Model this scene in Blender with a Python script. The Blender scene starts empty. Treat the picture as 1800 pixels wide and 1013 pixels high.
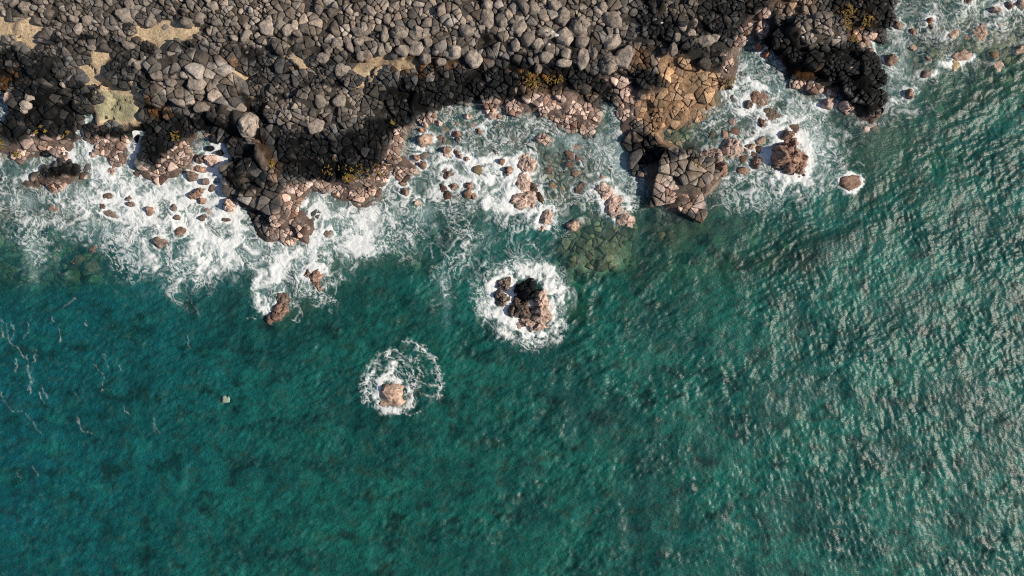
import bpy, math, random
import numpy as np
from math import radians, sin, cos, pi

random.seed(7)
rng = np.random.default_rng(7)

# ------------------------------------------------------------------ camera
S = bpy.context.scene
COL = S.collection
CAM_Z = 60.0
PPM = 20.0                      # photograph pixels per metre on the sea surface
cam_d = bpy.data.cameras.new('camera')
cam_d.lens = 24.0; cam_d.sensor_width = 36.0
cam_d.clip_start = 1.0; cam_d.clip_end = 3000.0
cam = bpy.data.objects.new('camera', cam_d)
cam.location = (0, 0, CAM_Z)
COL.objects.link(cam)
S.camera = cam

# ------------------------------------------------------------------ sky and sun
SUN_AZ = radians(-5.0)         # from the right of the frame, a little from below
SUN_EL = radians(35.0)
W = bpy.data.worlds.new('World'); S.world = W; W.use_nodes = True
wn = W.node_tree.nodes; wl = W.node_tree.links
wn.clear()
sky = wn.new('ShaderNodeTexSky'); sky.sky_type = 'NISHITA'; sky.sun_disc = False
sky.sun_elevation = SUN_EL
sky.sun_rotation = radians(90.0) - SUN_AZ
bg = wn.new('ShaderNodeBackground'); bg.inputs['Strength'].default_value = 0.07
wo = wn.new('ShaderNodeOutputWorld')
wl.new(sky.outputs[0], bg.inputs['Color']); wl.new(bg.outputs[0], wo.inputs['Surface'])
sun_d = bpy.data.lights.new('sun', 'SUN')
sun_d.energy = 4.8; sun_d.angle = radians(0.5); sun_d.color = (1.0, 0.90, 0.75)
sun = bpy.data.objects.new('sun', sun_d)
from mathutils import Vector
sdir = Vector((cos(SUN_EL) * cos(SUN_AZ), cos(SUN_EL) * sin(SUN_AZ), sin(SUN_EL)))
sun.rotation_euler = sdir.to_track_quat('Z', 'Y').to_euler()
sun.location = sdir * 200
COL.objects.link(sun)
S.view_settings.view_transform = 'Standard'
S.view_settings.look = 'None'
S.view_settings.exposure = 0.0
S.view_settings.gamma = 1.0
S.render.engine = 'CYCLES'
S.cycles.use_denoising = False
S.cycles.pixel_filter_type = 'BLACKMAN_HARRIS'; S.cycles.filter_width = 1.1
S.cycles.max_bounces = 6
S.cycles.diffuse_bounces = 2
S.cycles.glossy_bounces = 2
S.cycles.transmission_bounces = 2
S.cycles.transparent_max_bounces = 8
S.cycles.caustics_reflective = False
S.cycles.caustics_refractive = False

# ------------------------------------------------------------------ numeric helpers
def WX(px): return (np.asarray(px, float) - 900.0) / PPM
def WY(py): return (506.5 - np.asarray(py, float)) / PPM
def sm(a, b, x):
    t = np.clip((x - a) / (b - a), 0, 1)
    return t * t * (3 - 2 * t)
def hsh(xi, yi, seed):
    h = (xi.astype(np.int64) * 374761393 + yi.astype(np.int64) * 668265263 + seed * 1442695041) & 0xffffffff
    h = ((h ^ (h >> 13)) * 1274126177) & 0xffffffff
    return ((h ^ (h >> 16)) & 0xffffffff) / 4294967296.0
def perlin(x, y, seed=0):
    x = np.asarray(x, float); y = np.asarray(y, float)
    xi = np.floor(x); yi = np.floor(y); fx = x - xi; fy = y - yi
    u = fx * fx * fx * (fx * (fx * 6 - 15) + 10); v = fy * fy * fy * (fy * (fy * 6 - 15) + 10)
    def g(a, b):
        t = hsh(xi + a, yi + b, seed) * 2 * pi
        return np.cos(t) * (fx - a) + np.sin(t) * (fy - b)
    return 1.5 * ((g(0, 0) * (1 - u) + g(1, 0) * u) * (1 - v) + (g(0, 1) * (1 - u) + g(1, 1) * u) * v)
def fbm(x, y, octv=4, seed=0, gain=0.5):
    s = 0.0; a = 1.0; n = 0.0
    for k in range(octv):
        s = s + a * perlin(x * 2 ** k + 17.3 * k, y * 2 ** k - 9.1 * k, seed + k); n += a; a *= gain
    return s / n
def cells(x, y, seed=0):
    """F1, F2 and a random value of a jittered cell pattern"""
    xi = np.floor(x); yi = np.floor(y)
    f1 = np.full(x.shape, 9.0); f2 = f1.copy(); idv = np.zeros(x.shape)
    for a in (-1, 0, 1):
        for b in (-1, 0, 1):
            cx = xi + a; cy = yi + b
            d = np.hypot(cx + hsh(cx, cy, seed) - x, cy + hsh(cx, cy, seed + 5) - y)
            near = d < f1
            f2 = np.where(near, f1, np.minimum(f2, d)); idv = np.where(near, hsh(cx, cy, seed + 9), idv)
            f1 = np.where(near, d, f1)
    return f1, f2, idv
def sdf(poly, x, y):
    """signed distance to a polygon, positive inside"""
    P = np.array(poly, float); Q = np.roll(P, -1, 0)
    d2 = np.full(x.shape, 1e12); ins = np.zeros(x.shape, bool)
    for (ax, ay), (bx, by) in zip(P, Q):
        ex, ey = bx - ax, by - ay
        t = np.clip(((x - ax) * ex + (y - ay) * ey) / (ex * ex + ey * ey + 1e-9), 0, 1)
        d2 = np.minimum(d2, (x - ax - t * ex) ** 2 + (y - ay - t * ey) ** 2)
        c = ((ay > y) != (by > y)) & (x < (bx - ax) * (y - ay) / (by - ay + 1e-12) + ax)
        ins ^= c
    d = np.sqrt(d2)
    return np.where(ins, d, -d)
def line_d(pts, x, y):
    d2 = np.full(x.shape, 1e12)
    for (ax, ay), (bx, by) in zip(pts[:-1], pts[1:]):
        ex, ey = bx - ax, by - ay
        t = np.clip(((x - ax) * ex + (y - ay) * ey) / (ex * ex + ey * ey + 1e-9), 0, 1)
        d2 = np.minimum(d2, (x - ax - t * ex) ** 2 + (y - ay - t * ey) ** 2)
    return np.sqrt(d2)

# ------------------------------------------------------------------ survey of the shore (photograph pixels on the sea plane)
FAR = 30000
LAND = [
 [(-FAR, -FAR), (1572, -FAR), (1572, -20), (1570, 12), (1558, 44), (1545, 68), (1520, 72), (1508, 80), (1524, 90), (1538, 100), (1543, 125),
  (1551, 150), (1554, 175), (1560, 192), (1546, 206), (1542, 220), (1523, 227), (1510, 213), (1499, 200), (1476, 190), (1470, 164),
  (1448, 168), (1425, 174), (1398, 157), (1384, 142), (1376, 118), (1350, 98), (1338, 84), (1328, 72), (1316, 66), (1303, 84), (1302, 108),
  (1297, 140), (1283, 165), (1272, 190), (1256, 207), (1236, 222), (1222, 246), (1232, 268), (1252, 290), (1266, 314), (1251, 335),
  (1222, 360), (1207, 364), (1190, 374), (1172, 370), (1164, 350), (1151, 340), (1132, 320), (1130, 301), (1110, 288), (1107, 258),
  (1090, 240), (1084, 222), (1084, 195), (1052, 194), (1061, 224), (1050, 233), (1025, 233), (995, 227), (957, 208), (932, 198), (907, 207),
  (885, 190), (850, 192), (825, 180), (787, 194), (752, 205), (728, 220), (713, 245), (716, 268), (738, 302), (715, 308), (690, 310), (680, 325),
  (672, 345), (655, 366), (635, 373), (614, 364), (600, 357), (570, 343), (548, 345), (531, 358), (540, 372), (556, 388), (553, 405),
  (549, 437), (532, 434), (516, 416), (500, 428), (468, 434), (450, 420), (438, 402), (436, 372), (420, 366), (390, 330), (386, 312), (404, 270), (395, 240),
  (372, 232), (350, 240), (346, 262), (345, 290), (310, 320), (262, 322), (232, 314), (232, 290), (248, 262), (250, 236), (238, 234), (230, 262), (226, 292),
  (188, 297), (180, 272), (158, 262), (152, 240), (162, 205), (140, 205), (144, 250), (132, 268), (98, 278), (50, 284), (0, 276), (-60, 270), (-120, 240), (-60, 200), (12, 210), (14, 180), (-10, 160), (-FAR, 120)],
 [(36, 320), (40, 312), (70, 305), (75, 290), (110, 285), (145, 280), (149, 300), (143, 320), (120, 335), (95, 341), (70, 332), (38, 333)],
 [(-30, 308), (10, 308), (24, 318), (14, 328), (-30, 328)],
]
BLACK = [
 (1.0, [(15, 172), (60, 150), (135, 165), (137, 250), (108, 262), (60, 245), (20, 252), (8, 220)]),
 (1.0, [(158, 218), (240, 216), (310, 200), (345, 205), (400, 212), (404, 235), (348, 236), (330, 258), (310, 284), (250, 290), (240, 262), (232, 240), (228, 255), (165, 250)]),
 (0.9, [(148, 150), (172, 158), (176, 186), (152, 192)]),
 (0.75, [(395, 205), (430, 195), (475, 300), (490, 332), (440, 345), (408, 330), (402, 262)]),
 (1.0, [(470, 262), (520, 238), (600, 246), (640, 220), (700, 196), (765, 178), (725, 215), (690, 246), (664, 288), (650, 312), (560, 318), (500, 310), (480, 285)]),
 (0.9, [(640, 176), (700, 150), (760, 132), (900, 118), (1000, 122), (1060, 132), (1130, 120), (1152, 160), (1080, 180), (1010, 170), (900, 172), (800, 184), (720, 205)]),
 (1.0, [(1335, 62), (1372, 45), (1405, 95), (1470, 90), (1475, 60), (1520, 88), (1540, 100), (1556, 175), (1546, 214), (1520, 206), (1484, 165), (1440, 144), (1394, 140), (1350, 96)]),
 (1.0, [(1430, -60), (1572, -60), (1562, 50), (1530, 62), (1470, 40), (1440, 34)]),
 (0.75, [(1110, -10), (1440, -60), (1400, 12), (1330, 30), (1290, 70), (1245, 100), (1150, 96), (1112, 60)]),
 (1.0, [(1215, 106), (1262, 92), (1264, 122), (1222, 132)]),
 (0.8, [(1258, 135), (1300, 140), (1292, 168), (1264, 172)]),
 (1.0, [(1118, 140), (1160, 130), (1165, 150), (1132, 178)]),
 (1.0, [(1106, 235), (1150, 232), (1176, 262), (1195, 284), (1132, 300), (1110, 288)]),
 (0.75, [(-60, 84), (60, 100), (110, 88), (135, 140), (60, 160), (-60, 150)]),
 (0.75, [(420, 110), (445, 120), (470, 170), (490, 260), (470, 275), (440, 205)]),
 (0.5, [(230, 62), (420, 90), (430, 125), (330, 98), (260, 110), (200, 95)]),
 (0.6, [(180, 105), (265, 98), (262, 130), (205, 145)]),
 (0.9, [(75, 292), (138, 284), (140, 308), (80, 312)]),
 (0.35, [(440, 90), (560, 100), (690, 130), (690, 165), (440, 160)]),
]
PALE = [
 (1.0, [(268, 108), (330, 100), (420, 128), (440, 188), (400, 205), (340, 190), (288, 175)]),
 (0.7, [(455, 155), (600, 165), (690, 160), (660, 200), (600, 228), (540, 238), (470, 205)]),
 (1.0, [(1374, 66), (1400, 42), (1440, 52), (1472, 78), (1440, 92), (1390, 86)]),
 (0.9, [(415, 200), (450, 205), (455, 235), (420, 248)]),
 (0.6, [(400, 300), (450, 295), (485, 350), (440, 375)]),
 (1.0, [(1128, 298), (1180, 282), (1270, 296), (1266, 334), (1210, 372), (1160, 370)]),
 (0.5, [(1160, 0), (1220, 10), (1215, 60), (1150, 40)]),
]
PINK = [
 (1.0, [(-60, 262), (50, 258), (70, 236), (95, 248), (150, 246), (170, 242), (235, 244), (236, 300), (180, 300), (150, 270), (60, 290), (-60, 280)]),
 (1.0, [(30, 316), (146, 306), (140, 284), (152, 282), (152, 320), (100, 343), (30, 336)]),
 (1.0, [(228, 296), (270, 298), (322, 252), (348, 232), (380, 240), (345, 312), (300, 328), (228, 322)]),
 (1.0, [(505, 330), (560, 318), (650, 318), (672, 285), (700, 236), (722, 222), (718, 270), (742, 305), (695, 322), (662, 378), (600, 372), (530, 356), (510, 372), (500, 345)]),
 (0.8, [(470, 385), (520, 365), (560, 385), (555, 440), (470, 440)]),
 (1.0, [(690, 242), (760, 198), (850, 180), (1000, 170), (1060, 190), (1064, 238), (1000, 238), (900, 215), (800, 205)]),
 (0.8, [(1060, 142), (1100, 136), (1125, 180), (1112, 242), (1084, 242), (1084, 180)]),
 (1.0, [(1266, 120), (1306, 48), (1350, 8), (1344, 60), (1304, 100), (1304, 150), (1270, 150)]),
 (1.0, [(1378, 142), (1470, 158), (1482, 190), (1500, 200), (1395, 172)]),
 (1.0, [(1340, 82), (1380, 118), (1370, 124), (1330, 90)]),
 (1.0, [(1126, 312), (1160, 325), (1205, 345), (1256, 312), (1272, 318), (1222, 372), (1165, 380)]),
 (1.0, [(1514, 206), (1548, 206), (1546, 228), (1520, 230)]),
 (0.9, [(1500, 60), (1545, 62), (1520, 80), (1500, 84)]),
 (0.8, [(0, 160), (30, 166), (22, 186), (-10, 190)]),
]
TAN = [
 (1.0, [(1152, 108), (1180, 96), (1216, 116), (1262, 132), (1276, 165), (1272, 208), (1226, 250), (1172, 266), (1142, 236), (1112, 200), (1122, 180), (1162, 158)]),
 (0.55, [(920, 150), (1000, 165), (1050, 176), (1000, 190), (930, 175)]),
 (0.5, [(1070, 120), (1100, 90), (1150, 95), (1130, 130)]),
 (0.5, [(1340, 0), (1430, -20), (1420, 40), (1360, 35)]),
]
SAND = [
 [(10, 42), (22, 36), (30, 52), (40, 54), (36, 66), (24, 76), (8, 92), (12, 66)],
 [(54, 64), (66, 48), (72, 40), (80, 52), (104, 54), (106, 64), (94, 78), (84, 92), (78, 80), (62, 92), (56, 84)],
 [(252, 68), (268, 50), (290, 44), (318, 52), (350, 58), (362, 62), (340, 76), (318, 80), (312, 98), (300, 104), (286, 92), (270, 74)],
 [(142, 116), (165, 116), (186, 98), (204, 100), (194, 116), (192, 136), (206, 150), (212, 162), (232, 168), (240, 150), (256, 150), (258, 168), (250, 190), (254, 206), (236, 214), (190, 222), (172, 214), (180, 190), (186, 165), (166, 150), (156, 132)],
 [(618, 126), (640, 112), (668, 108), (686, 112), (682, 128), (672, 142), (660, 150), (648, 164), (636, 162), (640, 148), (624, 138)],
 [(516, 96), (530, 94), (545, 104), (530, 112), (540, 124), (556, 128), (566, 140), (562, 147), (544, 138), (526, 134), (518, 118)],
 [(696, 124), (712, 116), (732, 122), (728, 134), (712, 132)],
 [(420, 128), (432, 126), (446, 148), (452, 168), (436, 162), (424, 150)],
 [(392, 100), (404, 98), (410, 116), (398, 118)],
]
POOL = [(172, 168), (206, 160), (236, 172), (246, 190), (248, 205), (232, 212), (190, 216), (176, 205)]
OCHRE = [
 (0.9, [(618, 122), (640, 108), (680, 108), (700, 116), (660, 124), (632, 134)]),
 (0.9, [(688, 116), (740, 104), (800, 112), (812, 124), (740, 138), (696, 132)]),
 (1.0, [(912, 128), (960, 132), (992, 142), (985, 150), (944, 160), (918, 150)]),
 (0.8, [(250, 176), (280, 170), (320, 200), (300, 214), (262, 208)]),
 (0.7, [(430, 190), (455, 205), (470, 250), (500, 300), (490, 330), (470, 280), (450, 250)]),
 (0.7, [(0, 150), (40, 122), (60, 130), (50, 150), (10, 175)]),
 (0.8, [(1112, 110), (1140, 95), (1150, 120), (1122, 130)]),
 (0.8, [(1455, 30), (1490, 20), (1530, 40), (1520, 60), (1500, 82), (1480, 76), (1462, 56)]),
 (0.6, [(1130, 180), (1165, 195), (1170, 220), (1140, 225)]),
 (0.7, [(836, 108), (860, 104), (868, 118), (846, 124)]),
 (0.6, [(1380, 120), (1410, 125), (1440, 142), (1400, 142)]),
 (0.5, [(390, 104), (430, 112), (440, 150), (410, 140)]),
]
# shelves and boulder beds below the water: (depth m, polygon)
REEF = [
 (0.55, [(1000, 390), (1060, 350), (1115, 380), (1110, 470), (1060, 490), (1000, 480), (960, 440)]),
 (1.1, [(770, 380), (840, 372), (836, 418), (780, 430)]),
 (1.0, [(560, 430), (760, 440), (760, 475), (640, 470), (560, 470)]),
 (1.3, [(-60, 390), (120, 400), (200, 430), (210, 500), (-60, 510)]),
 (0.42, [(1560, -60), (1900, -60), (1900, 110), (1720, 130), (1580, 150)]),
 (1.2, [(1560, 100), (1900, 90), (1900, 150), (1660, 200), (1560, 190)]),
 (0.26, [(700, 220), (900, 200), (1090, 230), (1100, 330), (960, 390), (820, 370), (700, 330)]),
 (0.22, [(1240, 200), (1310, 110), (1420, 230), (1440, 310), (1270, 310)]),
 (1.8, [(1120, 380), (1300, 370), (1450, 420), (1430, 480), (1240, 500), (1130, 470)]),
 (1.0, [(850, 470), (1010, 470), (1030, 560), (960, 610), (860, 580)]),
 (0.9, [(430, 470), (600, 450), (580, 540), (470, 580)]),
 (0.30, [(-60, 330), (200, 330), (420, 370), (440, 430), (300, 410), (120, 390), (-60, 380)]),
]
BRIGHT = [(1030, 505, 46, 1.0), (1075, 520, 40, .7), (1690, 275, 34, 1.0), (1760, 290, 40, .5), (270, 520, 30, .6), (170, 525, 24, .7),
          (440, 545, 26, .6), (20, 520, 20, .7), (140, 600, 22, .4), (1090, 455, 26, .6), (1250, 480, 50, .35), (600, 430, 40, .4), (1600, 300, 40, .4)]

# master survey grid, 4 px (0.2 m)
GX0, GY0, GST = -140, -140, 4.0
gx = np.arange(GX0, 1941, GST); gy = np.arange(GY0, 1154, GST)
MX, MY = np.meshgrid(gx, gy)
wx_ = MX + 7 * fbm(MX / 26, MY / 26, 3, 11); wy_ = MY + 7 * fbm(MX / 26, MY / 26, 3, 31)
w2x = MX + 12 * fbm(MX / 30, MY / 30, 4, 41, .65); w2y = MY + 12 * fbm(MX / 30, MY / 30, 4, 61, .65)
coast = np.max([sdf(p, wx_, wy_) for p in LAND], 0)                      # px, + on land
def blend(polys, soft, x=w2x, y=w2y):
    m = np.zeros(MX.shape)
    for a, p in polys:
        m = np.maximum(m, a * sm(-soft, soft, sdf(p, x, y)))
    return m
M = {}
M['black'] = blend(BLACK, 10); M['pale'] = blend(PALE, 10); M['pink'] = blend(PINK, 8)
grime = np.maximum(sm(.02, .42, fbm(MX / 38, MY / 38, 4, 141, .6)), sm(-.1, .25, fbm(MX / 30, MY / 24, 4, 146, .6)) * sm(470, 380, MX)) * sm(20, 70, MY) * sm(300, 240, MY) * sm(1330, 1250, MX)
M['black'] = np.maximum(M['black'], .8 * grime * (1 - .5 * M['pale']) * (1 - M['pink']))
M['tan'] = blend(TAN, 9); M['ochre'] = blend(OCHRE, 8)
M['sand'] = np.zeros(MX.shape)
for _p in SAND: M['sand'] = np.maximum(M['sand'], sm(-11, -3, sdf(_p, MX + 10 * fbm(MX / 14, MY / 14, 3, 71), MY + 10 * fbm(MX / 14, MY / 14, 3, 81))))
M['black'] = M['black'] * (1 - .8 * M['sand'])
M['pool'] = sm(-6, 8, sdf(POOL, w2x, w2y))
M['coast'] = coast
s_m = coast / PPM
land_h = 0.12 + 1.25 * (1 - np.exp(-np.clip(s_m, 0, 99) / 2.6)) + 0.55 * M['pale'] + 0.25 * fbm(MX / 60, MY / 60, 3, 91)
land_h += 0.5 * sm(140, 40, MY) * sm(0, 60, coast)
head = sm(-8, 22, sdf([(1345, 62), (1400, 30), (1480, 50), (1530, 100), (1548, 170), (1532, 218), (1490, 175), (1440, 150), (1390, 135)], w2x, w2y))
land_h += 0.7 * head
land_h -= 0.5 * M['sand'] * sm(0, 40, coast) + 0.35 * M['tan']
tan_low = sm(-5, 20, sdf([(1140, 240), (1180, 215), (1240, 205), (1280, 190), (1260, 230), (1200, 270)], w2x, w2y))
land_h -= 0.75 * tan_low
off = np.clip(-s_m, 0, None)
sea_h = -(0.25 + 0.42 * off); sea_h = np.maximum(sea_h, -5.2)
sea_h += 0.45 * fbm(MX / 40, MY / 40, 4, 101) * sm(0.3, 2.0, off)
for dep, p in REEF:
    w = sm(-26, 16, sdf(p, w2x, w2y))
    sea_h = np.maximum(sea_h, sea_h * (1 - w) + w * (-dep + 0.22 * fbm(MX / 22, MY / 22, 3, 121)))
bf1, bf2, bid = cells(MX / 62 + .5 * fbm(MX / 40, MY / 40, 3, 171), MY / 46 + .5 * fbm(MX / 40, MY / 40, 3, 181), 191)
beach = sm(125, 95, MY) * sm(1130, 1090, MX)
M['joint'] = (1 - sm(.02, .11, bf2 - bf1)) * (1 - beach)
land_h += (bid - .5) * .75 * (1 - beach) * sm(4, 24, coast) * (1 - M['tan']) - .3 * M['joint']
H = np.where(coast > 0, land_h, sea_h)
H = np.where(np.abs(coast) < 8, land_h * sm(-8, 8, coast) + sea_h * (1 - sm(-8, 8, coast)), H)
M['h'] = H
M['wet'] = sm(60, 4, coast)

def smp(name, px, py):
    a = M[name] if isinstance(name, str) else name
    fx = np.clip((np.asarray(px, float) - GX0) / GST, 0, a.shape[1] - 1.001); fy = np.clip((np.asarray(py, float) - GY0) / GST, 0, a.shape[0] - 1.001)
    ix = fx.astype(int); iy = fy.astype(int); tx = fx - ix; ty = fy - iy
    return (a[iy, ix] * (1 - tx) + a[iy, ix + 1] * tx) * (1 - ty) + (a[iy + 1, ix] * (1 - tx) + a[iy + 1, ix + 1] * tx) * ty

# ------------------------------------------------------------------ mesh and material helpers
def mesh_obj(name, V, F, mat, parent=None, col=None, smooth=True, attrs=None):
    """F: (n,3) or (n,4) int array"""
    me = bpy.data.meshes.new(name)
    V = np.asarray(V, np.float32); F = np.asarray(F, np.int32); k = F.shape[1]
    me.vertices.add(len(V)); me.vertices.foreach_set('co', V.ravel())
    me.loops.add(F.size); me.loops.foreach_set('vertex_index', F.ravel())
    me.polygons.add(len(F)); me.polygons.foreach_set('loop_start', np.arange(0, F.size, k, dtype=np.int32))
    if smooth: me.polygons.foreach_set('use_smooth', np.ones(len(F), bool))
    if col is not None:
        c = np.ones((len(V), 4), np.float32); c[:, :3] = col
        a = me.attributes.new('Col', 'FLOAT_COLOR', 'POINT'); a.data.foreach_set('color', c.ravel())
    for n, v in (attrs or {}).items():
        v = np.asarray(v, np.float32)
        if v.ndim == 1:
            a = me.attributes.new(n, 'FLOAT', 'POINT'); a.data.foreach_set('value', v)
        else:
            a = me.attributes.new(n, 'FLOAT_VECTOR', 'POINT'); a.data.foreach_set('vector', v.ravel())
    me.update(calc_edges=True)
    me.materials.append(mat)
    o = bpy.data.objects.new(name, me); COL.objects.link(o)
    if parent: o.parent = parent
    return o
def tag(o, label=None, cat=None, group=None, kind=None):
    if label: o['label'] = label
    if cat: o['category'] = cat
    if group: o['group'] = group
    if kind: o['kind'] = kind
    return o

class NT:
    def __init__(s, name):
        s.m = bpy.data.materials.new(name); s.m.use_nodes = True
        s.t = s.m.node_tree; s.t.nodes.clear()
    def n(s, typ, props=None, **ins):
        nd = s.t.nodes.new(typ)
        for k, v in (props or {}).items(): setattr(nd, k, v)
        for k, v in ins.items():
            sock = nd.inputs[int(k[1:])] if k[0] == 'i' and k[1:].isdigit() else nd.inputs[k.replace('_', ' ')]
            if isinstance(v, bpy.types.NodeSocket): s.t.links.new(v, sock)
            else: sock.default_value = v
        return nd
    def math(s, op, a, b=0.0, c=None, clamp=False):
        d = {'i0': a, 'i1': b}
        if c is not None: d['i2'] = c
        return s.n('ShaderNodeMath', {'operation': op, 'use_clamp': clamp}, **d).outputs[0]
    def ss(s, lo, hi, x):
        return s.n('ShaderNodeMapRange', {'interpolation_type': 'SMOOTHSTEP'}, Value=x, From_Min=lo, From_Max=hi).outputs[0]
    def mix(s, f, a, b, blend='MIX'):
        nd = s.n('ShaderNodeMix', {'data_type': 'RGBA', 'blend_type': blend})
        for sock, v in ((nd.inputs[0], f), (nd.inputs[6], a), (nd.inputs[7], b)):
            if isinstance(v, bpy.types.NodeSocket): s.t.links.new(v, sock)
            else: sock.default_value = v if not isinstance(v, tuple) or len(v) == 4 else (*v, 1)
        return nd.outputs[2]
    def out(s, sh):
        o = s.n('ShaderNodeOutputMaterial'); s.t.links.new(sh, o.inputs['Surface'])
        return s.m

def rock_material(name, fine=1.0, rough=0.85, bump=0.5):
    t = NT(name)
    geo = t.n('ShaderNodeNewGeometry').outputs['Position']
    at = t.n('ShaderNodeAttribute', {'attribute_name': 'Col'}).outputs['Color']
    n1 = t.n('ShaderNodeTexNoise', Vector=geo, Scale=2.6 * fine, Detail=8.0, Roughness=0.68).outputs['Fac']
    n2 = t.n('ShaderNodeTexNoise', Vector=geo, Scale=9.0 * fine, Detail=6.0, Roughness=0.7).outputs['Fac']
    n3 = t.n('ShaderNodeTexNoise', Vector=geo, Scale=1.5 * fine, Detail=5.0, Roughness=0.6).outputs['Fac']
    v = t.math('MAXIMUM', t.math('ADD', t.math('ADD', t.math('MULTIPLY', n1, 2.3), t.math('MULTIPLY', n2, 1.9)), -1.0), .25)         # about 1.1
    c1 = t.mix(1.0, at, t.n('ShaderNodeCombineColor', Red=v, Green=v, Blue=v).outputs[0], 'MULTIPLY')
    # dark staining and pale lichen with shapes of their own
    dark = t.ss(0.56, 0.70, n3)
    c2 = t.mix(t.math('MULTIPLY', dark, 0.7), c1, t.mix(1.0, c1, (0.40, 0.40, 0.43), 'MULTIPLY'))
    lich = t.math('MULTIPLY', t.ss(0.60, 0.70, n2), t.ss(0.50, 0.62, n1))
    c3 = t.mix(t.math('MULTIPLY', lich, 0.5), c2, t.mix(1.0, c2, (1.9, 1.85, 1.75), 'MULTIPLY'))
    bh = t.math('ADD', t.math('MULTIPLY', n1, 1.0), t.math('MULTIPLY', n2, 0.6))
    b = t.n('ShaderNodeBump', Strength=bump, Distance=0.12, Height=bh).outputs[0]
    p = t.n('ShaderNodeBsdfPrincipled', Base_Color=c3, Roughness=rough, Normal=b)
    p.inputs['Specular IOR Level'].default_value = 0.16
    return t.out(p.outputs[0])
M_ROCK = rock_material('basalt', 1.0, .85, .8)
M_WET = rock_material('wet_basalt', 1.2, 0.6, 0.7)
M_GROUND = rock_material('shore_ground', 1.6, 0.9, 0.8)

# ------------------------------------------------------------------ rock colours
def C(*v): return np.array(v, float)
GREY, DARK, BLK = C(.292, .248, .212), C(.112, .108, .105), C(.0070, .0088, .0108)
PALEC, PINKC, TANC = C(.320, .270, .228), C(.56, .415, .350), C(.46, .300, .185)
OCH, SANDC, POOLC, RED = C(.19, .085, .022), C(.52, .40, .265), C(.30, .30, .19), C(.200, .105, .074)
GREEN = C(.33, .255, .140)
def lerp(a, b, t): return a + (b - a) * np.asarray(t)[..., None]
def rock_colour(px, py, rnd):
    """px, py, rnd arrays; colour of the rock itself at that place"""
    h = smp('coast', px, py)
    c = lerp(DARK * np.ones(px.shape + (3,)), GREY, sm(120, 70, py) * sm(1130, 1060, px) * (.55 + .40 * sm(360, 480, px)) + 0.05)
    c = lerp(c, PALEC, smp('pale', px, py) * 0.9)
    c = lerp(c, BLK, sm(.30, .75, smp('black', px, py) * 1.08 + .55 * (rnd[:, 0] - .5) + .5 * fbm(px / 12, py / 12, 3, 151) + .75 * fbm(px / 44, py / 30, 3, 156) * (px < 1330) - .06) * (.95 - .5 * (rnd[:, 2] > .92) * (px < 1330)))
    c = lerp(c, PALEC * 1.05, smp('pale', px, py) * (px > 1100) * sm(.15, .5, rnd[:, 3]) * .9)
    c = lerp(c, TANC, smp('tan', px, py))
    c = lerp(c, PINKC, sm(.2, .7, smp('pink', px, py) + .4 * (rnd[:, 1] - .5) + .5 * fbm(px / 12, py / 12, 3, 161)))
    c = lerp(c, RED, sm(.2, .7, smp('pink', px, py)) * (rnd[:, 2] < .14) * .8)
    c = lerp(c, OCH, smp('ochre', px, py) * sm(.3, .8, rnd[:, 1]) * .75)
    under = sm(-14, -34, h)
    near = sm(-120, -60, h)
    c = lerp(c, lerp(GREEN * np.ones(px.shape + (3,)), C(.34, .215, .165), near), under * .85)
    c = lerp(c, RED * .8, under * (rnd[:, 2] < .25) * .6)
    c = c * (1 + .55 * fbm(px / 46, py / 34, 3, 166))[:, None]
    c = c * (0.32 + 1.08 * rnd[:, 0:1] ** 1.35)
    warm = (rnd[:, 3:4] - .5) * .14
    return c * np.concatenate([1 + warm, np.ones_like(warm), 1 - warm], 1)

# ------------------------------------------------------------------ base terrain, split by the part of the shore
def axis(lo, hi, step, far):
    a = list(np.arange(lo, hi + .1, step)); d = step
    while a[-1] < far: d *= 1.35; a.append(a[-1] + d)
    d = step; b = []; x = lo
    while x > -far: d *= 1.35; x -= d; b.append(x)
    return np.array(b[::-1] + a)
AX = axis(-60, 1860, 4, 9000); AY = axis(-60, 1073, 4, 9000)
TX, TY = np.meshgrid(AX, AY)
TH = smp('h', TX, TY) + 0.03 * fbm(TX / 5, TY / 5, 3, 201)
TH -= 0.20 * (smp('coast', TX, TY) > 0) * (1 - smp('sand', TX, TY))       # crevice floor between the stones
fw = np.maximum(sm(-105, -320, TY), np.maximum(sm(-105, -320, TX), sm(1905, 2120, TX))) * (smp('coast', TX, TY) > 0)
TH = TH * (1 - fw) + fw * (2.0 + .8 * fbm(TX / 260, TY / 260, 3, 221) + .15 * fbm(TX / 30, TY / 30, 3, 226))
r4 = np.stack([np.full(TX.size, .3), np.full(TX.size, .5), np.full(TX.size, .9), np.full(TX.size, .5)], 1)
tc = rock_colour(TX.ravel(), TY.ravel(), r4).reshape(TX.shape + (3,))
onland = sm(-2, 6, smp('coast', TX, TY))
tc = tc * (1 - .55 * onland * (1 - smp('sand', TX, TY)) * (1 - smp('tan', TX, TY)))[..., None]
tc = lerp(tc, OCH, smp('ochre', TX, TY) * sm(-.1, .25, fbm(TX / 16, TY / 16, 4, 231)) * onland * .8)
tc = lerp(tc, SANDC, smp('sand', TX, TY) * onland * (1 - .5 * smp('ochre', TX, TY)))
tc = lerp(tc, POOLC, smp('pool', TX, TY) * smp('sand', TX, TY) * .8)
bed = sm(2, -10, smp('coast', TX, TY))
mot = fbm(TX / 34, TY / 34, 4, 251, .6)
bedc = lerp(np.ones(TX.shape + (3,)) * C(.055, .06, .04), C(.15, .135, .075), sm(-.15, .35, mot))
bedc = lerp(bedc, C(.16, .10, .06), sm(.1, .4, fbm(TX / 28, TY / 28, 3, 271)) * sm(-3, -1, TH))
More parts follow.
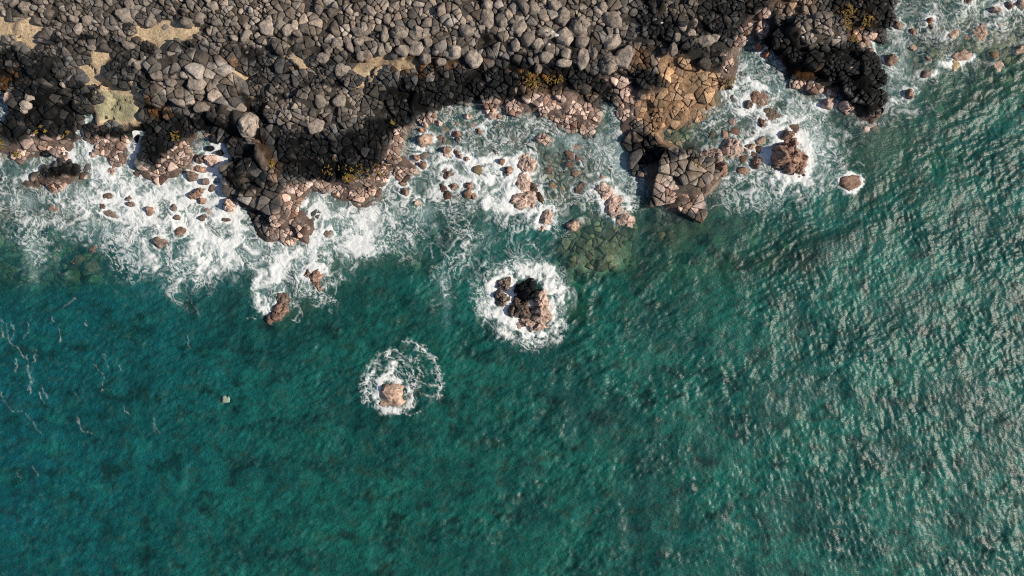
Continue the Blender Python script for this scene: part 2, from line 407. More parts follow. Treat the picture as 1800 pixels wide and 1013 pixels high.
for bx, by, br, ba in BRIGHT:
    bedc = lerp(bedc, C(.46, .50, .34), ba * np.exp(-((TX - bx) ** 2 + (TY - by) ** 2) / br ** 2))
tc = lerp(tc, bedc, bed)
ZONES = ['boulder_beach', 'cobble_platform', 'cracked_pavement', 'algae_terrace', 'headland', 'seabed']
def zone_of(px, py):
    z = np.where(px < 432, 1, np.where(px < 765, 2, np.where(px < 1335, 3, 4)))
    z = np.where((py < 112 - 20 * (px < 420)) & (px < 1118), 0, z)
    return np.where(smp('coast', px, py) < -10, 5, z)
qx = (TX[:-1, :-1] + TX[1:, 1:]) / 2; qy = (TY[:-1, :-1] + TY[1:, 1:]) / 2
qz = zone_of(qx, qy)
idx = np.arange(TX.size).reshape(TX.shape)
quads = np.stack([idx[:-1, :-1], idx[1:, :-1], idx[1:, 1:], idx[:-1, 1:]], -1)
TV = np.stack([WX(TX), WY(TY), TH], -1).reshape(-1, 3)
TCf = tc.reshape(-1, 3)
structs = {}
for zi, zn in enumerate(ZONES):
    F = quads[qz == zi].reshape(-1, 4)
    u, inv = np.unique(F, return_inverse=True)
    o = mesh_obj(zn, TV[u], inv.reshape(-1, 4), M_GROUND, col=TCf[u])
    o['kind'] = 'structure'; structs[zi] = o

# ------------------------------------------------------------------ boulders and sea rocks, one by one
def ring_mesh(outlines, zs, top):
    """outlines: list of (n,2) arrays bottom to top; zs: list of (n,) arrays; top: (x,y,z)"""
    n = len(outlines[0]); k = len(outlines)
    V = np.concatenate([np.column_stack([o, z]) for o, z in zip(outlines, zs)] + [np.array([top])])
    i = np.arange(n); j = (i + 1) % n
    F = []
    for r in range(k - 1):
        a, b = r * n, (r + 1) * n
        F += [np.column_stack([a + i, a + j, b + j]), np.column_stack([a + i, b + j, b + i])]
    F.append(np.column_stack([(k - 1) * n + i, (k - 1) * n + j, np.full(n, k * n)]))
    return V, np.concatenate(F)
def facet_outline(n, r, sides, lo=.72, hi=1.04, cap=1.16):
    th = np.arange(n) * 2 * pi / n
    R = np.full(n, cap)
    ph0 = r.uniform(0, 2 * pi)
    for k in range(sides):
        ph = ph0 + 2 * pi * (k + r.uniform(-.28, .28)) / sides
        c = np.cos(th - ph); R = np.where(c > .15, np.minimum(R, r.uniform(lo, hi) / np.maximum(c, .15)), R)
    R = .12 * np.roll(R, 1) + .76 * R + .12 * np.roll(R, -1)
    return th, R
def make_boulder(name, px, py, rx, ry, rot, h, seed, zb, colour, mat, parent=None, crack=0.0, n=None, rough=.10, flat=.6, sides=None, jig=.25):
    """irregular faceted boulder standing on zb (metres), radii in photograph pixels"""
    r = np.random.default_rng(seed)
    rx, ry = rx / PPM, ry / PPM; rm = (rx + ry) / 2
    n = n or int(np.clip(16 + rm * 22, 18, 64))
    th, R = facet_outline(n, r, sides or r.integers(5, 8))
    prof = [(1.06, -.7), (1.04, .0), (1.0, .40), (.94, .72), (.84, .92), (.68, 1.0), (.46, 1.03), (.24, 1.04)]
    if rm > 1.2 or crack > 0:
        prof = [(1.10, -.7), (1.07, -.2), (1.04, .0), (1.0, .22), (.95, .42), (.89, .6), (.82, .74), (.74, .85), (.65, .92), (.55, .97), (.45, 1.0), (.34, 1.0), (.23, 1.0), (.12, 1.0)]
    ca, sa = cos(radians(rot)), sin(radians(rot))
    cx, cy = float(WX(px)), float(WY(py))
    planes = [(r.uniform(0, 2 * pi), r.uniform(.25, 1.3), r.uniform(.35, 1.0)) for _ in range(5)]
    outs, zs = [], []
    for f, zf in prof:
        ox, oy = np.cos(th) * R * f, np.sin(th) * R * f
        z = np.full(n, zf * 1.0)
        if zf > 0:
            for ph, sl, d in planes:
                z = np.minimum(z, zf * (d + .35) - sl * (ox * cos(ph) + oy * sin(ph)) * (1 - flat * .6))
            z = np.maximum(z, zf * .3)
        lx, ly = ox * rx, oy * ry
        X = lx * ca - ly * sa; Y = lx * sa + ly * ca
        nx = fbm((X + cx) * 1.8 / max(rm, .3) + seed, (Y + cy) * 1.8 / max(rm, .3) + zf * .5, 4, seed % 97, .6)
        ny = fbm((X + cx) * 1.3 / max(rm, .3) - seed, (Y + cy) * 1.3 / max(rm, .3) + 7, 3, seed % 89)
        zz = z * h + h * rough * 2.2 * nx * (zf > 0)
        if crack > 0:
            f1, f2, iv = cells((X + cx) / (crack * 1.7) + .4 * nx, (Y + cy) / (crack * 1.7) + .4 * ny, seed % 71)
            zz = zz - (zf > 0) * h * (.32 * (1 - sm(.0, .12, f2 - f1)) + jig * (iv - .5))
        jg = .30 if mat is M_WET else .16
        outs.append(np.column_stack([X + rm * jg * nx, Y + rm * jg * ny])); zs.append(zz)
    top = (0.0, 0.0, float(zs[-1].mean()))
    V, F = ring_mesh(outs, zs, top)
    k = np.repeat(r.uniform(.8, 1.2), len(V))
    var = 1 + .35 * fbm(V[:, 0] * 2.2 + seed, V[:, 1] * 2.2 + V[:, 2], 3, seed % 61)
    col = np.asarray(colour)[None, :] * (k * var)[:, None]
    if mat is M_WET:
        st = fbm(V[:, 0] * 3.1 - seed, V[:, 1] * 3.1 + V[:, 2] * 2, 4, seed % 53, .65)
        col = lerp(col, col * .28, sm(.05, .45, st)); col = lerp(col, col * 1.45 + .02, sm(.05, .45, -st))
    o = mesh_obj(name, V, F, mat, parent, col=col, smooth=False)
    o.location = (cx, cy, zb)
    return o

# loose boulders that stand out of the beach: px, py, rx, ry, turn, tone, label
BOULDERS = [
 (43, 14, 11, 10, 0, 1.0, 'squarish brown boulder near the upper left corner'),
 (23, 4, 9, 8, 20, .9, 'rounded grey boulder cut by the top edge in the upper left corner'),
 (217, 27, 16, 12, -20, 1.25, 'large boulder with a white lichen patch above the horseshoe of black rock'),
 (182, 53, 10, 8, -35, 1.0, 'egg-shaped grey boulder below the white-patched large boulder'),
 (137, 51, 7, 11, -25, 1.1, 'narrow upright pale boulder right of the left sand patches'),
 (72, 19, 8, 6, 10, .95, 'oval grey boulder above the second small sand patch'),
 (92, 49, 8, 5, -5, .9, 'flat oval grey stone touching the second small sand patch'),
 (153, 37, 10, 9, 30, 1.05, 'tan boulder left of the white-patched large boulder'),
 (263, 38, 11, 8, 30, .9, 'dark grey boulder just above the largest dry sand patch'),
 (228, 8, 9, 11, 15, 1.0, 'tall wedge boulder at the top edge above the white-patched boulder'),
 (292, 48, 8, 6, 0, .85, 'low grey boulder on the upper rim of the largest dry sand patch'),
 (347, 31, 12, 11, 0, .8, 'broad dark cracked boulder right of the largest dry sand patch'),
 (374, 10, 11, 8, -15, 1.0, 'brown boulder near the top edge, above the broad dark cracked boulder'),
 (402, 40, 8, 7, 0, .8, 'bluish dark boulder left of the triangular pale boulder'),
 (432, 62, 12, 8, 45, 1.15, 'triangular pale boulder at the left end of the big boulder field'),
 (411, 67, 7, 6, 0, 1.05, 'small tan boulder beside the triangular pale boulder'),
 (434, 47, 7, 6, 0, 1.1, 'round pale boulder just above the triangular pale boulder'),
 (224, 79, 12, 7, -15, 1.0, 'forked pale boulder below the egg-shaped grey boulder'),
 (160, 83, 8, 6, 0, .9, 'oval boulder between the left sand patches and the horseshoe rock'),
 (128, 33, 9, 7, 0, 1.0, 'tan boulder above the narrow upright pale boulder'),
 (469, 49, 14, 14, 0, 1.2, 'big rounded pale boulder at the left of the big boulder field'),
 (492, 43, 11, 10, 0, 1.0, 'brown boulder touching the big rounded pale boulder'),
 (505, 52, 11, 8, 50, 1.1, 'slanting pale boulder, second to the right of the big rounded pale boulder'),
 (522, 57, 9, 8, 0, .95, 'small grey boulder following the slanting pale boulder'),
 (592, 77, 12, 9, 15, 1.05, 'grey boulder above the broken sand patch in the middle beach'),
 (613, 78, 8, 15, 25, .95, 'long slanting slab boulder left of the middle of the boulder field'),
 (630, 73, 11, 8, 0, 1.05, 'pale boulder beside the long slanting slab boulder'),
 (632, 55, 18, 8, -8, .75, 'wide dark flat boulder above the long slanting slab boulder'),
 (703, 56, 19, 13, 0, .9, 'wide brown boulder in the middle of the boulder field'),
 (734, 58, 15, 13, 0, .95, 'five-sided grey boulder right of the wide brown boulder'),
 (675, 60, 8, 14, 5, .9, 'upright grey slab left of the wide brown boulder'),
 (669, 86, 8, 13, 15, 1.05, 'leaning pale slab above the ochre-rimmed sand pool'),
 (682, 83, 7, 8, 0, .95, 'small block right of the leaning pale slab'),
 (707, 88, 13, 10, 0, 1.05, 'pale blocky boulder above the ochre streak'),
 (730, 85, 15, 11, 25, 1.15, 'long pale boulder below the five-sided grey boulder'),
 (753, 74, 10, 9, -20, 1.1, 'pale boulder between the long pale and the twin-peaked boulder'),
 (770, 89, 11, 9, 0, 1.0, 'brown rounded boulder left of the twin-peaked boulder'),
 (796, 91, 13, 13, 0, 1.15, 'twin-peaked pale boulder beside the palest single boulder'),
 (833, 103, 15, 16, 0, 1.5, 'palest single boulder, pear-shaped, at the lower edge of the boulder field'),
 (748, 102, 10, 10, 0, .95, 'grey boulder below the long pale boulder beside the ochre streak'),
 (774, 108, 9, 7, 0, .85, 'flat dark boulder on the ochre streak'),
 (563, 125, 9, 7, 10, 1.1, 'bluish oval boulder on the broken sand patch'),
 (601, 123, 14, 12, 20, 1.1, 'domed pointed boulder left of the ochre-rimmed sand pool'),
 (636, 99, 10, 9, 0, .95, 'grey boulder above the ochre-rimmed sand pool'),
 (565, 102, 11, 9, 15, 1.0, 'angular boulder above the bluish oval boulder'),
 (511, 97, 6, 9, 0, .95, 'small upright block left of the broken sand patch'),
 (578, 91, 8, 9, 0, 1.0, 'pale block above the angular boulder by the broken sand patch'),
 (480, 72, 8, 7, 0, 1.0, 'small boulder below the big rounded pale boulder'),
 (820, 52, 15, 11, -20, .95, 'broad boulder above the palest pear-shaped boulder'),
 (857, 30, 12, 20, 0, .9, 'tall brown slab left of the tall dark slab'),
 (884, 32, 11, 19, -10, .8, 'tall dark slab at the right of the middle boulder field'),
 (858, 8, 11, 10, 0, 1.15, 'pale boulder at the top edge above the two tall slabs'),
 (650, 20, 12, 9, -30, 1.15, 'pale pointed boulder near the top edge in the middle'),
 (680, 33, 8, 9, 0, .95, 'round grey boulder above the wide brown boulder'),
 (912, 46, 16, 12, 30, 1.2, 'oval tan boulder with a pitted top right of the tall dark slab'),
 (937, 15, 13, 14, 0, 1.0, 'angular brown boulder near the top edge, above the oval tan boulder'),
 (929, 68, 14, 13, 0, 1.0, 'grey split boulder left of the small pale litter'),
 (945, 76, 11, 9, 0, 1.1, 'tan half of the split boulder beside the pale litter'),
 (960, 58, 17, 10, -20, 1.15, 'wedge boulder above the small pale litter'),
 (993, 65, 15, 17, 10, 1.1, 'large boulder with a slanting crack right of the pale litter'),
 (1021, 46, 18, 18, 0, .95, 'large domed brown boulder in the right of the boulder field'),
 (1023, 73, 14, 11, 0, .95, 'grey boulder below the large domed brown boulder'),
 (988, 30, 14, 19, -10, .9, 'tall reddish brown boulder left of the large domed boulder'),
 (1077, 71, 16, 12, 30, 1.15, 'block-shaped boulder standing over the largest grey boulder'),
 (1070, 111, 20, 19, 0, 1.2, 'largest grey boulder at the lower right of the boulder field'),
 (1097, 99, 15, 20, -15, 1.05, 'tall grey boulder leaning against the largest grey boulder'),
 (1024, 103, 11, 18, -10, 1.05, 'upright pale slab left of the largest grey boulder'),
 (1042, 91, 8, 14, 15, .9, 'narrow dark slab between the upright pale slab and the block'),
 (995, 94, 9, 9, 0, 1.1, 'round tan boulder below the large boulder with a slanting crack'),
 (960, 99, 12, 11, 0, 1.1, 'pale boulder with white flecks below the small pale litter'),
 (992, 111, 12, 8, 0, 1.1, 'flat tan boulder below the round tan boulder'),
 (906, 79, 8, 11, 0, 1.1, 'pale upright boulder below the oval tan boulder'),
 (946, 121, 7, 9, 0, .75, 'dark boulder above the ochre algae band'),
 (942, 105, 7, 7, 0, .8, 'small dark boulder left of the white-flecked pale boulder'),
 (1078, 35, 15, 17, 40, .8, 'angular dark boulder at the upper right of the boulder field'),
 (1060, 14, 10, 10, 0, 1.0, 'reddish boulder near the top edge at the right of the field'),
 (975, 10, 11, 10, 0, 1.0, 'brown boulder at the top edge above the tall reddish boulder'),
 (1200, 47, 8, 8, 0, 1.2, 'leftmost of three round pale boulders on the dark flat'),
 (1219, 40, 9, 8, 20, 1.3, 'uppermost of three round pale boulders on the dark flat'),
 (1215, 59, 9, 9, 30, 1.3, 'lowest of three round pale boulders on the dark flat'),
 (1241, 72, 17, 12, 15, 1.3, 'large pale tan boulder alone on the black flat'),
 (1256, 66, 10, 8, 0, 1.5, 'smooth light boulder capping the large pale tan boulder'),
 (1184, 86, 8, 11, -10, .8, 'bluish upright boulder above the tan terrace'),
 (1190, 65, 7, 9, 0, .8, 'dark pointed boulder above the bluish upright boulder'),
 (1239, 110, 13, 12, 0, .32, 'black round boulder in the dark hollow beside the tan terrace'),
 (1027, 155, 14, 10, 0, .25, 'black block at the head of the narrow inlet'),
 (434, 222, 20, 22, 0, 1.2, 'big pale cracked block at the foot of the cobble platform'),
 (446, 247, 14, 9, -10, .8, 'dark block below the big pale cracked block'),
 (111, 148, 6, 5, 0, 1.4, 'pale angular stone fallen on the black platform'),
 (51, 171, 9, 8, 0, 1.3, 'largest pale knob of the curved stone rim at the left'),
 (44, 185, 9, 8, 0, 1.3, 'second pale knob down the curved stone rim at the left'),
 (41, 194, 7, 6, 0, 1.2, 'lowest pale knob of the curved stone rim at the left'),
 (62, 162, 6, 6, 0, 1.0, 'uppermost grey knob of the curved stone rim at the left'),
 (233, 110, 9, 8, 60, 1.0, 'grey knob at the top of the horseshoe of black rock'),
 (243, 115, 8, 9, 0, 1.05, 'middle pale knob on the horseshoe of black rock'),
 (254, 106, 8, 8, 0, 1.05, 'right-hand pale knob on the horseshoe of black rock'),
 (343, 145, 17, 14, 10, 1.25, 'largest pale paving stone of the cobble platform'),
 (374, 152, 13, 11, 0, 1.25, 'white-blotched paving stone right of the largest pale one'),
 (355, 188, 15, 10, 10, 1.15, 'oblong pale paving stone at the lower edge of the cobble platform'),
 (410, 185, 22, 11, -5, 1.15, 'long flat pale stone at the lower right of the cobble platform'),
 (299, 143, 11, 9, 0, 1.0, 'broad paving stone at the left side of the cobble platform'),
 (555, 222, 14, 11, 30, 1.25, 'biggest light cobble of the cracked dark pavement'),
 (562, 177, 10, 14, 20, .95, 'upright oval cobble near the middle of the dark pavement'),
 (596, 178, 12, 12, 0, 1.0, 'round cobble right of the upright oval cobble'),
]
footprints = []
for k, (x, y, rx, ry, rot, tone, lab) in enumerate(BOULDERS):
    zb = float(smp('h', np.array([x]), np.array([y]))[0]) - .05
    f = 60.0 / (60.0 - zb)                                   # stand it where the photograph's sight line meets the beach
    x2, y2 = 900 + (x - 900) / f, 506.5 + (y - 506.5) / f
    base = GREY * tone * .88
    h = .62 * min(rx, ry) / PPM
    paving = 'paving' in lab or 'cobble of' in lab or 'oval cobble' in lab or 'flat pale stone' in lab
    h *= .5 if paving else 1.0; base = base * (.85 if paving else 1.0)
    o = make_boulder('boulder', x2, y2, rx * .98, ry * .98, rot, h * 1.15, 1000 + k, zb, base, M_ROCK, flat=.2, crack=(.75 if rx > 17 else 0), jig=.2)
    tag(o, lab, 'boulder', 'boulders on the shore')
    footprints.append((x2, y2, rx, ry, rot))

# rocks in the water: px, py, rx, ry, turn, height m, colour key, crack size m, label
SR = [
 (928, 510, 30, 22, 10, 1.4, 'k', .45, 'black topped crag of the larger offshore islet in white foam'),
 (886, 500, 16, 12, 30, .6, 'd', .4, 'dark brown knob at the upper left of the larger foamy islet'),
 (882, 524, 14, 17, 0, .7, 'd', .4, 'dark brown knob at the left of the larger foamy islet'),
 (913, 544, 22, 25, 15, .8, 'm', .4, 'mottled rock in the lower middle of the larger foamy islet'),
 (922, 567, 18, 11, 0, .4, 'p', .35, 'low pink rock at the foot of the larger foamy islet'),
 (948, 558, 21, 29, -10, .8, 'p', .4, 'pink brown rock at the lower right of the larger foamy islet'),
 (951, 528, 16, 20, 0, .75, 'p', .4, 'pink shoulder on the right flank of the black topped crag'),
 (690, 692, 26, 24, 0, .75, 'o', 0, 'smooth tan rock alone in a ring of foam off the shore'),
 (674, 711, 11, 9, 30, .16, 'o', 0, 'low tan ledge at the lower left of the lone tan rock'),
 (1388, 276, 32, 36, 10, 1.1, 'r', .38, 'large red brown rock with a breaking wave at its foot'),
 (1382, 238, 13, 13, 0, .55, 'r', .35, 'red brown knob above the large red brown rock'),
 (1404, 300, 14, 12, 0, .5, 'r', .35, 'low red brown step at the right foot of the large red rock'),
 (1494, 321, 20, 14, 15, .22, 'r', 0, 'single small reddish rock awash off the headland'),
 (486, 552, 27, 15, 40, .5, 'r', .4, 'brown rock at the seaward end of the bright breaking wave'),
 (498, 528, 11, 13, 30, .25, 'd', .35, 'dark low rock just shoreward of the seaward brown rock'),
 (556, 489, 19, 20, -10, .45, 'r', .4, 'brown rock under the curl of the bright breaking wave'),
 (540, 480, 9, 10, 0, .25, 'd', .3, 'small dark rock left of the rock under the curl'),
 (190, 346, 9, 7, 20, .28, 'd', 0, 'grey stone awash below the pink ledge in the left surf'),
 (227, 350, 6, 6, 0, .35, 'd', 0, 'upper of a pair of dark stones in the left surf'),
 (231, 359, 8, 6, -20, .35, 'd', 0, 'lower of a pair of dark stones in the left surf'),
 (264, 371, 10, 9, 0, .5, 'r', 0, 'reddish boulder in the middle of the left surf'),
 (306, 366, 5, 7, 0, .3, 'd', 0, 'small dark stone right of the reddish boulder in the left surf'),
 (312, 383, 7, 6, 0, .35, 'd', 0, 'dark stone in the surf between the reddish and the brown boulder'),
 (357, 383, 7, 6, 20, .35, 'd', 0, 'dark stone in the white surf below the long red brown boulder'),
 (338, 311, 12, 9, 0, .6, 'd', 0, 'triangular grey boulder in the white cove'),
 (362, 320, 7, 7, 0, .5, 'd', 0, 'dark boulder right of the triangular grey boulder'),
 (346, 340, 18, 9, 25, .6, 'r', .4, 'long red brown boulder in the white cove'),
 (355, 353, 9, 6, 0, .4, 'r', 0, 'small red brown boulder below the long one'),
 (372, 331, 9, 6, 25, .22, 'd', 0, 'pale grey slab awash right of the long red brown boulder'),
 (403, 362, 14, 15, 0, .7, 'p', .4, 'big pink brown boulder beside the dark point'),
 (397, 386, 10, 4, -10, .22, 'd', 0, 'flat dark stone awash below the big pink brown boulder'),
 (317, 407, 11, 9, 20, .45, 'r', 0, 'reddish boulder at the lower edge of the left surf'),
 (285, 428, 16, 10, -30, .45, 'd', 0, 'elongated brown boulder at the seaward edge of the left surf'),
 (167, 437, 13, 10, -15, .3, 'd', .35, 'brown boulder ringed by foam at the left edge of the surf'),
 (194, 376, 15, 6, -20, .14, 'd', 0, 'low brown rock awash left of the surf middle'),
 (378, 247, 10, 8, 0, .6, 'k', 0, 'black boulder at the head of the small white cove'),
 (371, 262, 7, 6, 0, .5, 'k', 0, 'second black boulder in the small white cove'),
 (388, 269, 9, 7, -15, .5, 'k', 0, 'dark boulder at the right side of the small white cove'),
 (351, 279, 11, 10, 0, .6, 'm', 0, 'half black boulder left of the big pink cove boulder'),
 (375, 283, 15, 14, 0, .6, 'p', .5, 'big pink rounded boulder in the small white cove'),
 (354, 298, 11, 7, -25, .4, 'r', 0, 'reddish wedge below the half black boulder'),
 (393, 300, 8, 8, 0, .45, 'k', 0, 'dark boulder against the right wall of the white cove'),
 (82, 270, 9, 7, 0, .5, 'k', 0, 'black stone in the foam above the outer pink ledge'),
 (110, 275, 12, 8, 30, .4, 'm', .3, 'dark mottled rock beside the foam above the outer ledge'),
 (163, 272, 8, 5, -15, .35, 'p', 0, 'small pink stone in the mouth of the white channel'),
 (196, 302, 13, 9, 0, .15, 'p', .3, 'low pink rock awash between the two channels'),
 (128, 458, 12, 10, 20, -.06, 'q', .35, 'left of two salmon pink rocks just under the water'),
 (149, 468, 13, 10, -20, -.06, 'q', .35, 'right of two salmon pink rocks just under the water'),
 (746, 248, 16, 12, 15, .65, 'o', 0, 'large pale tan pointed boulder in the middle cove'),
 (733, 277, 7, 6, 0, .35, 'r', 0, 'reddish stone below the pale tan pointed boulder'),
 (742, 290, 7, 8, 0, .4, 'r', 0, 'dark red stone right of the pink ledge'),
 (727, 301, 9, 7, -15, .4, 'p', 0, 'pink stone at the tip of the pink ledge'),
 (785, 264, 8, 8, 30, .45, 'r', 0, 'red brown stone in the middle of the foamy cove'),
 (786, 272, 9, 6, 0, .25, 'p', 0, 'pale pink slab below the red brown stone of the foamy cove'),
 (803, 268, 5, 7, 20, .35, 'r', 0, 'leaning small red stone in the foamy cove'),
 (811, 276, 5, 4, 0, .3, 'r', 0, 'tiny red stone between two others in the foamy cove'),
 (821, 281, 6, 5, 0, .35, 'r', 0, 'small red stone at the right of a row of three in the cove'),
 (803, 236, 10, 6, -10, .35, 'r', 0, 'brown stone in the upper foamy cove'),
 (806, 246, 6, 5, 0, .35, 'p', 0, 'pink stone just below the brown stone of the upper cove'),
 (843, 231, 10, 7, 10, .3, 'r', .3, 'dark red rock in the upper right of the foamy cove'),
 (866, 203, 9, 8, 0, .5, 'p', 0, 'pink boulder under the black shelf at the cove head'),
 (877, 205, 5, 5, 0, .4, 'r', 0, 'small round red stone right of the pink boulder at the cove head'),
 (822, 205, 6, 6, 0, .4, 'p', 0, 'pink stone left in the head of the foamy cove'),
 (749, 221, 6, 5, 0, .4, 'p', 0, 'pink stone above the pale tan pointed boulder'),
 (772, 218, 7, 5, 0, .35, 'p', 0, 'pink flat stone in the upper left of the foamy cove'),
 (741, 230, 5, 4, 0, .4, 'q', 0, 'bright salmon pebble above the pale tan pointed boulder'),
 (787, 304, 13, 11, 0, .28, 'd', .3, 'brown rock awash in the middle cove'),
 (797, 328, 9, 6, -15, .4, 'r', .3, 'left of two red rocks at the seaward side of the cove'),
 (826, 327, 12, 8, -20, .45, 'r', .3, 'right of two red rocks at the seaward side of the cove'),
 (832, 345, 6, 6, 0, .35, 'r', 0, 'small red stone below the right red rock'),
 (712, 337, 8, 7, 0, .45, 'r', 0, 'orange brown boulder below the pink ledge tip'),
 (708, 323, 8, 4, 0, .25, 'r', 0, 'flat reddish stone above the orange brown boulder'),
 (735, 357, 8, 7, 0, .15, 'p', 0, 'faint pinkish stone awash right of the orange brown boulder'),
 (882, 285, 7, 8, 0, .4, 'r', 0, 'red stone left of the foam covered pink reef'),
 (893, 303, 10, 12, 0, .5, 'r', .35, 'red brown rock at the left side of the foam covered reef'),
 (525, 350, 12, 11, 0, .5, 'r', .3, 'round pinkish red boulder behind the foamy bay'),
 (508, 386, 11, 7, -15, .4, 'r', .3, 'dark red low rock in the rocky pool by the point'),
 (577, 411, 9, 7, 0, .2, 'd', 0, 'grey stone awash right of the rocky point'),
 (956, 245, 17, 12, -8, .5, 'p', .3, 'isolated mottled pink rock in the middle cove'),
 (925, 286, 20, 18, 0, .35, 'p', .3, 'upper knob of the foam covered pink reef'),
 (915, 318, 20, 20, 20, .32, 'p', .3, 'middle lump of the foam covered pink reef'),
 (921, 352, 30, 19, 0, .38, 'p', .3, 'lower broad lump of the foam covered pink reef'),
 (938, 332, 12, 14, 0, .28, 'm', .3, 'mottled knob at the right of the foam covered reef'),
 (962, 382, 13, 18, -30, .32, 'p', .35, 'rock in foam between the pink reef and the pale tan stone'),
 (953, 402, 10, 7, 0, .18, 'p', .3, 'low pink rock awash at the seaward end of the reef'),
 (1008, 397, 14, 11, 30, .6, 'o', 0, 'pale tan egg-shaped boulder beside the sunken pavement'),
 (1064, 337, 16, 20, 0, .4, 'p', .35, 'upper end of the long pink rock over the sunken pavement'),
 (1082, 362, 21, 22, -35, .36, 'p', .35, 'middle of the long pink rock over the sunken pavement'),
 (1099, 385, 17, 19, 0, .45, 'p', .35, 'seaward end of the long pink rock over the sunken pavement'),
 (1022, 332, 14, 12, 0, .1, 'd', .3, 'brown rock awash left of the long pink rock'),
 (985, 270, 30, 15, -15, -.05, 'd', .4, 'dark sunken rock in the middle of the cove'),
 (1252, 274, 22, 15, 10, .55, 'p', .35, 'pink cracked rock joined to the right of the grey point'),
 (1285, 262, 22, 21, 0, .55, 'p', .35, 'broad pink rock in the foam beside the grey point'),
 (1305, 301, 13, 8, -8, .45, 'r', 0, 'flat brown rock below the broad pink rock'),
 (1330, 286, 11, 14, 0, .55, 'r', .4, 'upright brown rock right of the broad pink rock'),
 (1267, 297, 14, 16, 20, .5, 'r', .35, 'red brown rock wedged against the grey point'),
 (1352, 195, 12, 9, 0, .12, 'd', .3, 'dark rock awash below the inlet mouth'),
 (1333, 172, 22, 20, 0, .2, 'r', .35, 'broad reddish rock awash in the right inlet'),
 (1315, 184, 9, 8, -20, .4, 'd', 0, 'grey stone at the left of the right inlet'),
 (1360, 205, 17, 12, 0, .15, 'd', .3, 'mottled rock under lacy foam in the right inlet'),
 (1340, 215, 9, 11, 0, .25, 'r', .3, 'small brown rock below the inlet'),
 (1334, 82, 8, 8, 0, .5, 'q', 0, 'orange boulder at the head of the right inlet'),
 (1346, 95, 8, 8, 0, .45, 'q', 0, 'second orange boulder at the head of the right inlet'),
 (1455, 182, 14, 11, 15, .6, 'p', 0, 'pink boulder in the foam under the headland'),
 (1487, 188, 14, 13, -30, .8, 'p', .4, 'fissured pinkish block at the foot of the headland'),
 (1522, 76, 10, 8, 0, .4, 'r', 0, 'reddish boulder wrapped in foam on the headland side'),
 (1530, 90, 7, 5, 0, .3, 'r', 0, 'small reddish stone below the foam wrapped boulder'),
 (1566, 106, 12, 13, 0, .5, 'r', 0, 'red brown boulder with a foam cap east of the headland'),
 (1598, 166, 7, 10, 0, .4, 'r', 0, 'dark red rock inside a swirl below the foam capped boulder'),
 (1676, 60, 12, 11, 0, .3, 'o', 0, 'round tan boulder standing alone in the right shallows'),
 (1634, 38, 6, 7, 0, .3, 'q', 0, 'upper small pink rock in the right shallows'),
 (1636, 49, 8, 6, 0, .3, 'r', 0, 'lower small pink rock in the right shallows'),
 (1580, 45, 9, 7, 0, .35, 'r', 0, 'red stone against the upper headland wall'),
 (1605, 56, 7, 6, 0, .25, 'r', 0, 'dark red stone in the foam of the right shallows'),
 (1632, 104, 8, 7, 0, .25, 'r', 0, 'dark red stone left of the short white breaker'),
 (1628, 130, 12, 7, 10, .25, 'd', 0, 'brown rock with foam below the short white breaker'),
 (1690, 98, 20, 10, 10, .2, 'o', 0, 'tan rock behind the short white breaker'),
 (1700, 66, 8, 6, 0, .12, 'r', 0, 'faint red stone right of the round tan boulder'),
 (1725, 58, 13, 15, -25, .15, 'o', .35, 'long tan rock awash in the right shallows'),
 (1773, 10, 8, 8, 0, .45, 'r', 0, 'red brown boulder near the upper right corner'),
 (1750, 18, 11, 7, -20, .35, 'p', 0, 'pale pink slab left of the corner boulder'),
 (1795, 8, 9, 8, 0, .4, 'p', 0, 'pinkish boulder cut by the right edge at the top corner'),
 (1698, 4, 7, 6, 0, .35, 'r', 0, 'dark red boulder at the top edge in the right shallows'),
 (1760, 42, 9, 8, 20, .12, 'p', 0, 'tan stone awash below the corner boulders'),
 (1798, 86, 14, 8, 30, .25, 'o', 0, 'tan slab at the right edge in the shallows'),
 (1758, 118, 10, 12, 0, .05, 'o', 0, 'pale tan stone under ripples at the right'),
 (1605, 84, 8, 6, 0, .15, 'o', 0, 'ochre stone awash left in the right shallows'),
 (1160, 415, 15, 8, 15, -.12, 'q', 0, 'reddish sunken boulder off the grey point'),
 (1175, 444, 8, 9, 0, -.10, 'o', 0, 'tan sunken boulder below the reddish sunken one'),
 (1179, 470, 13, 9, 20, -.3, 'g', 0, 'greenish sunken boulder below the tan sunken one'),
 (1237, 455, 14, 10, 10, -.25, 'q', 0, 'reddish brown sunken boulder in the middle water'),
 (1265, 420, 16, 11, 10, -.4, 'g', 0, 'flat green sunken boulder right of the grey point'),
 (1298, 386, 9, 8, 0, -.35, 'g', 0, 'small yellow green sunken stone below the drifting foam'),
 (1229, 392, 11, 10, 0, -.4, 'g', 0, 'green sunken stone close below the grey point'),
 (1338, 470, 17, 15, 0, -.55, 'g', 0, 'largest pale green sunken boulder in the open water'),
 (1286, 446, 9, 8, 0, -.4, 'g', 0, 'brownish sunken stone left of the largest green one'),
 (1388, 432, 10, 9, 0, -.8, 'g', 0, 'dim sunken boulder farthest to sea off the grey point'),
 (1330, 424, 16, 11, -10, -.6, 'g', 0, 'dim brown sunken boulder above the largest green one'),
 (1062, 525, 14, 12, 0, -.5, 'g', 0, 'green sunken boulder right of the larger islet'),
 (726, 467, 12, 9, 0, -.08, 'o', .4, 'tan sunken block left of the pale water streak'),
 (735, 482, 7, 6, 0, -.35, 'g', 0, 'pale green sunken stone below the tan sunken block'),
 (150, 491, 15, 10, 10, -.25, 'g', 0, 'pale green sunken boulder below the salmon rocks'),
 (112, 486, 14, 12, 30, -.3, 'g', 0, 'grey green sunken boulder left of the pale green one'),
